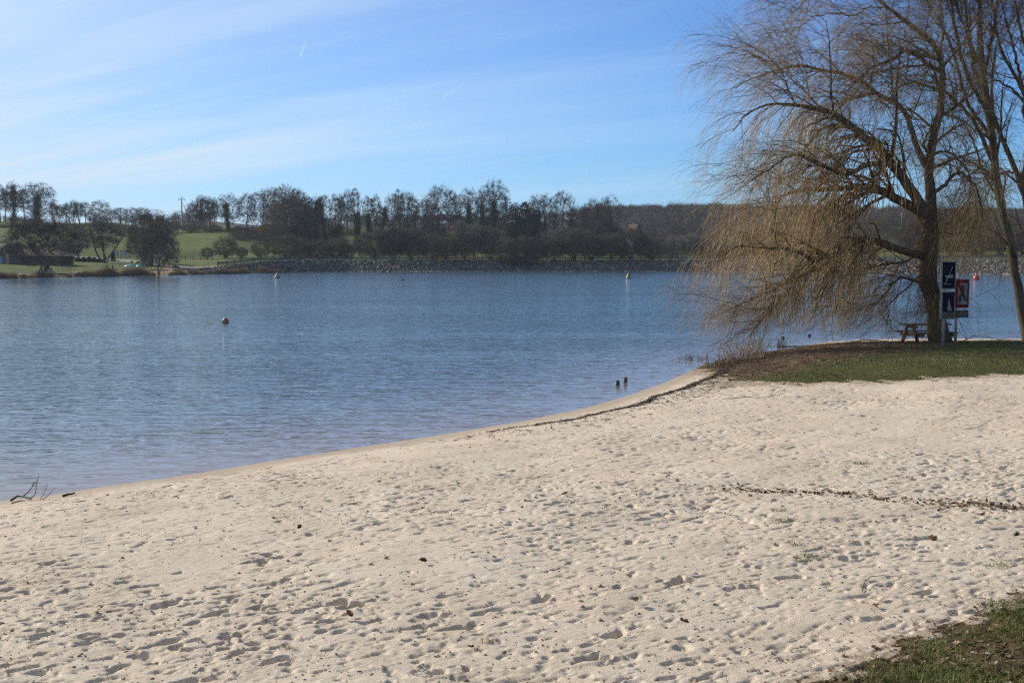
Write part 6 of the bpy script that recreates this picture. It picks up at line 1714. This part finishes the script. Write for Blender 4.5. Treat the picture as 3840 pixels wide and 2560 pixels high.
n = 9000; P2 = np.stack([rng.uniform(1.4, 6.0, n), rng.uniform(6.6, 12.5, n)], -1); z_, s_, sb_, sc_2 = zs(P2)
P2 = P2[rng.uniform(size=n) < np.clip((sc_2 + .28) / .4, 0, 1) * np.clip(.25 + 1.0 * (1 - patch(P2, 3.3, 1)), 0, 1)]
scatter_leaves(P2, rng.uniform(.022, .07, len(P2)), "brown and pale leaves caught in the corner grass")
# twigs and straw on the spit, and the dark wrack line along the water
def straw(P2, ln, w_, lift=.02):
    z_ = zs(P2)[0]; n = len(P2)
    a = rng.uniform(0, 6.28, n); d_ = np.stack([np.cos(a), np.sin(a), rng.normal(size=n) * .10], -1)
    P0 = np.column_stack([P2, z_ + lift * rng.uniform(.3, 1.2, n)])
    P_ = np.stack([P0 - d_ * ln[:, None] / 2, P0 + rng.normal(size=(n, 3)) * .02, P0 + d_ * ln[:, None] / 2], 1)
    return tubes(P_, np.array([[1, .9, .6]]) * w_[:, None], 3)
n = 9000; P2 = np.stack([rng.uniform(5, 22, n), rng.uniform(28, 46, n)], -1); z_, s_, sb_, sc_2 = zs(P2)
P2 = P2[(rng.uniform(size=n) < np.clip((sb_ + .5) / 1.0, 0, 1) * (.10 + .90 * (1 - green_at(P2)))) & (s_ > .25)]
V, Q = straw(P2, rng.uniform(.10, .45, len(P2)), rng.uniform(.003, .008, len(P2)), .03)
straw_m = grass_mat("fallen_twigs", [(0.0, (0.06, 0.036, 0.024)), (0.5, (0.14, 0.085, 0.055)), (0.85, (0.25, 0.17, 0.11)), (1.0, (0.45, 0.35, 0.25))])
tag(link("twig_litter", mesh_np("twig_litter", V, Q), straw_m), "brown twig litter under the willow", "twigs", kind='stuff')
seg = np.array([list(ground(*p_)[:2]) for p_ in SHORE_PX[3:15]])
lx = np.linspace(0, 1, len(seg)); n = 3400
tq = np.clip(.30 + .72 * rng.beta(2.2, 1.5, n), 0, 1)
Pc = np.stack([np.interp(tq, lx, seg[:, 0]), np.interp(tq, lx, seg[:, 1])], -1)
e1 = np.stack([np.interp(np.clip(tq + .02, 0, 1), lx, seg[:, 0]), np.interp(np.clip(tq + .02, 0, 1), lx, seg[:, 1])], -1) - Pc
nr = unit(np.stack([e1[:, 1], -e1[:, 0]], -1))
off = 1.20 + rng.normal(size=n) * .07 + .18 * np.sin(tq * 60) * .5 + (rng.uniform(size=n) < .22) * rng.uniform(0, 1.1, n)
P2 = Pc + nr * off[:, None]
V, Q = straw(P2, rng.uniform(.04, .20, n), rng.uniform(.004, .010, n), .012)
wrk_m = grass_mat("wrack", [(0.0, (0.035, 0.024, 0.018)), (0.6, (0.085, 0.055, 0.038)), (1.0, (0.19, 0.13, 0.09))])
tag(link("wrack_line", mesh_np("wrack_line", V, Q), wrk_m), "dark line of washed-up twigs along the waterline", "wrack", kind='stuff')
# loose clods and crumbs of sand, and straw at the edge of the corner grass
n = 15000; y_ = 6.6 + 34 * rng.uniform(0, 1, n) ** 1.5; P2 = np.stack([y_ * rng.uniform(-.5, .5, n), y_], -1)
z_, s_, sb_, sc_2 = zs(P2)
tq = tramp[np.clip(((P2[:, 1] - HY0) / RES).astype(int), 0, HN - 1), np.clip(((P2[:, 0] - HX0) / RES).astype(int), 0, HM - 1)]
okc = (s_ > 1.4) & (sb_ < 0) & (sc_2 < .1) & (rng.uniform(size=n) < tq * .9 + .1)
P2, z_ = P2[okc], z_[okc]
V, Q = rocks(np.column_stack([P2, z_ + .002]), rng.uniform(.003, .011, len(P2)) * (1 + P2[:, 1] / 40) * np.where(rng.uniform(size=len(P2)) < .08, 1.9, 1), .7)
tag(link("sand_clods", mesh_np("sand_clods", V, Q), mat("clod_sand", (0.46, 0.35, 0.25), .95, scale=30, col2=(.26, .18, .12))), "loose clods of sand on the trampled beach", "clods", kind='stuff')
n = 5200; P2 = np.stack([rng.uniform(1.2, 6.0, n), rng.uniform(6.6, 13.0, n)], -1); z_, s_, sb_, sc_2 = zs(P2)
P2 = P2[rng.uniform(size=n) < np.exp(-np.abs(sc_2 + .12) / .35) * np.clip(.2 + 1.1 * patch(P2, 3.0, 4), 0, 1)]
V, Q = straw(P2, rng.uniform(.015, .09, len(P2)), rng.uniform(.0010, .0025, len(P2)), .006)
tag(link("straw", mesh_np("straw", V, Q), straw_m), "dry straw and bits at the edge of the corner grass", "straw", kind='stuff')
# single leaves that stand out
for q, (x, y, s_, lab) in enumerate([(1306, 2322, .12, "upright torn brown leaf alone in the middle of the near sand"), (2563, 2345, .10, "small curled leaf on the near sand below the spit"), (2385, 2270, .11, "reddish leaf on the sand left of the small curled leaf"),
        (1585, 2112, .09, "dark curled leaf on the sand above the deep footprint"), (1122, 1990, .10, "dark leaf on the sand in the upper left of the beach"), (1545, 2206, .07, "small russet leaf on the sand, middle of the beach"),
        (3500, 2035, .12, "big brown leaf on the right-hand sand"), (3810, 2020, .10, "curled leaf at the right edge of the sand"), (2540, 1815, .10, "upright leaf at the left end of the leaf line"),
        (2120, 1862, .10, "brown leaf beside a small hollow, upper middle of the sand"), (3280, 2285, .09, "leaf with a short stalk left of the corner grass"), (1765, 2436, .06, "tiny dark leaf at the bottom middle of the sand")]):
    p = on_ground(x, y)
    V, Q = leaf_mesh(np.array([[0, 0, s_ * .25], [.01, .01, s_ * .3]]), np.array([s_, s_ * .7]), 1.0)
    o = link("dead_leaf", mesh_np("dead_leaf", V, Q), leaf_m); o.location = (p.x, p.y, p.z + .01); tag(o, lab, "leaf", "single dead leaves on the sand")

# ------------------------------------------------------------------ two short vapour trails high in the sky
vt = bpy.data.materials.new("vapour"); vt.use_nodes = True
t = vt.node_tree; b = t.nodes['Principled BSDF']; b.inputs['Base Color'].default_value = (.95, .95, .95, 1); b.inputs['Roughness'].default_value = 1
tr2 = N(t, 'ShaderNodeBsdfTransparent'); mx = N(t, 'ShaderNodeMixShader')
tl = N(t, 'ShaderNodeBsdfTranslucent'); tl.inputs[0].default_value = (.95, .95, .95, 1)
ad = N(t, 'ShaderNodeAddShader'); L(t, b.outputs[0], ad.inputs[0]); L(t, tl.outputs[0], ad.inputs[1])
at_ = N(t, 'ShaderNodeAttribute', attribute_name='dens')
L(t, at_.outputs['Fac'], mx.inputs[0]); L(t, tr2.outputs[0], mx.inputs[1]); L(t, ad.outputs[0], mx.inputs[2]); L(t, mx.outputs[0], t.nodes['Material Output'].inputs['Surface'])
for (x0, y0), (x1, y1), w0, w1, d0, d1, lab in (((1126, 211), (1155, 133), 2.2, 1.4, .5, .06, "short bright vapour trail high in the middle of the sky"), ((1655, 368), (1760, 300), 2.0, 2.3, .16, .03, "faint slanting vapour trail lower in the sky")):
    D_ = 9000.0; a = at(x0, y0, D_); c = at(x1, y1, D_ * 1.12)
    K_ = 14; u = np.linspace(0, 1, K_ + 1)[:, None]
    P_ = (a * (1 - u) + c * u)[None]; Rr = (np.linspace(w0, w1, K_ + 1) * D_ / F)[None]
    V, Q = tubes(P_, Rr, 8)
    me = mesh_np("vapour_trail", V, Q, True); fattr(me, 'dens', np.repeat(np.linspace(d0, d1, K_ + 1), 8) * .55)
    tag(link("vapour_trail", me, vt), lab, "vapour trail")
# ------------------------------------------------------------------ the air over the lake
hz = bpy.data.materials.new("haze_air"); hz.use_nodes = True
t = hz.node_tree; t.nodes.clear()
pv = N(t, 'ShaderNodeVolumePrincipled'); pv.inputs['Color'].default_value = (.80, .88, 1.0, 1); pv.inputs['Density'].default_value = 0.00013; pv.inputs['Anisotropy'].default_value = 0.2
mo = N(t, 'ShaderNodeOutputMaterial'); L(t, pv.outputs[0], mo.inputs['Volume'])
m_ = MB(); m_.box((0, 1200, 31), (7000, 3400, 72)); o = m_.build("haze", hz); tag(o, kind='stuff'); o['label'] = "thin blue haze over the lake and the far shore"; o['category'] = "haze"
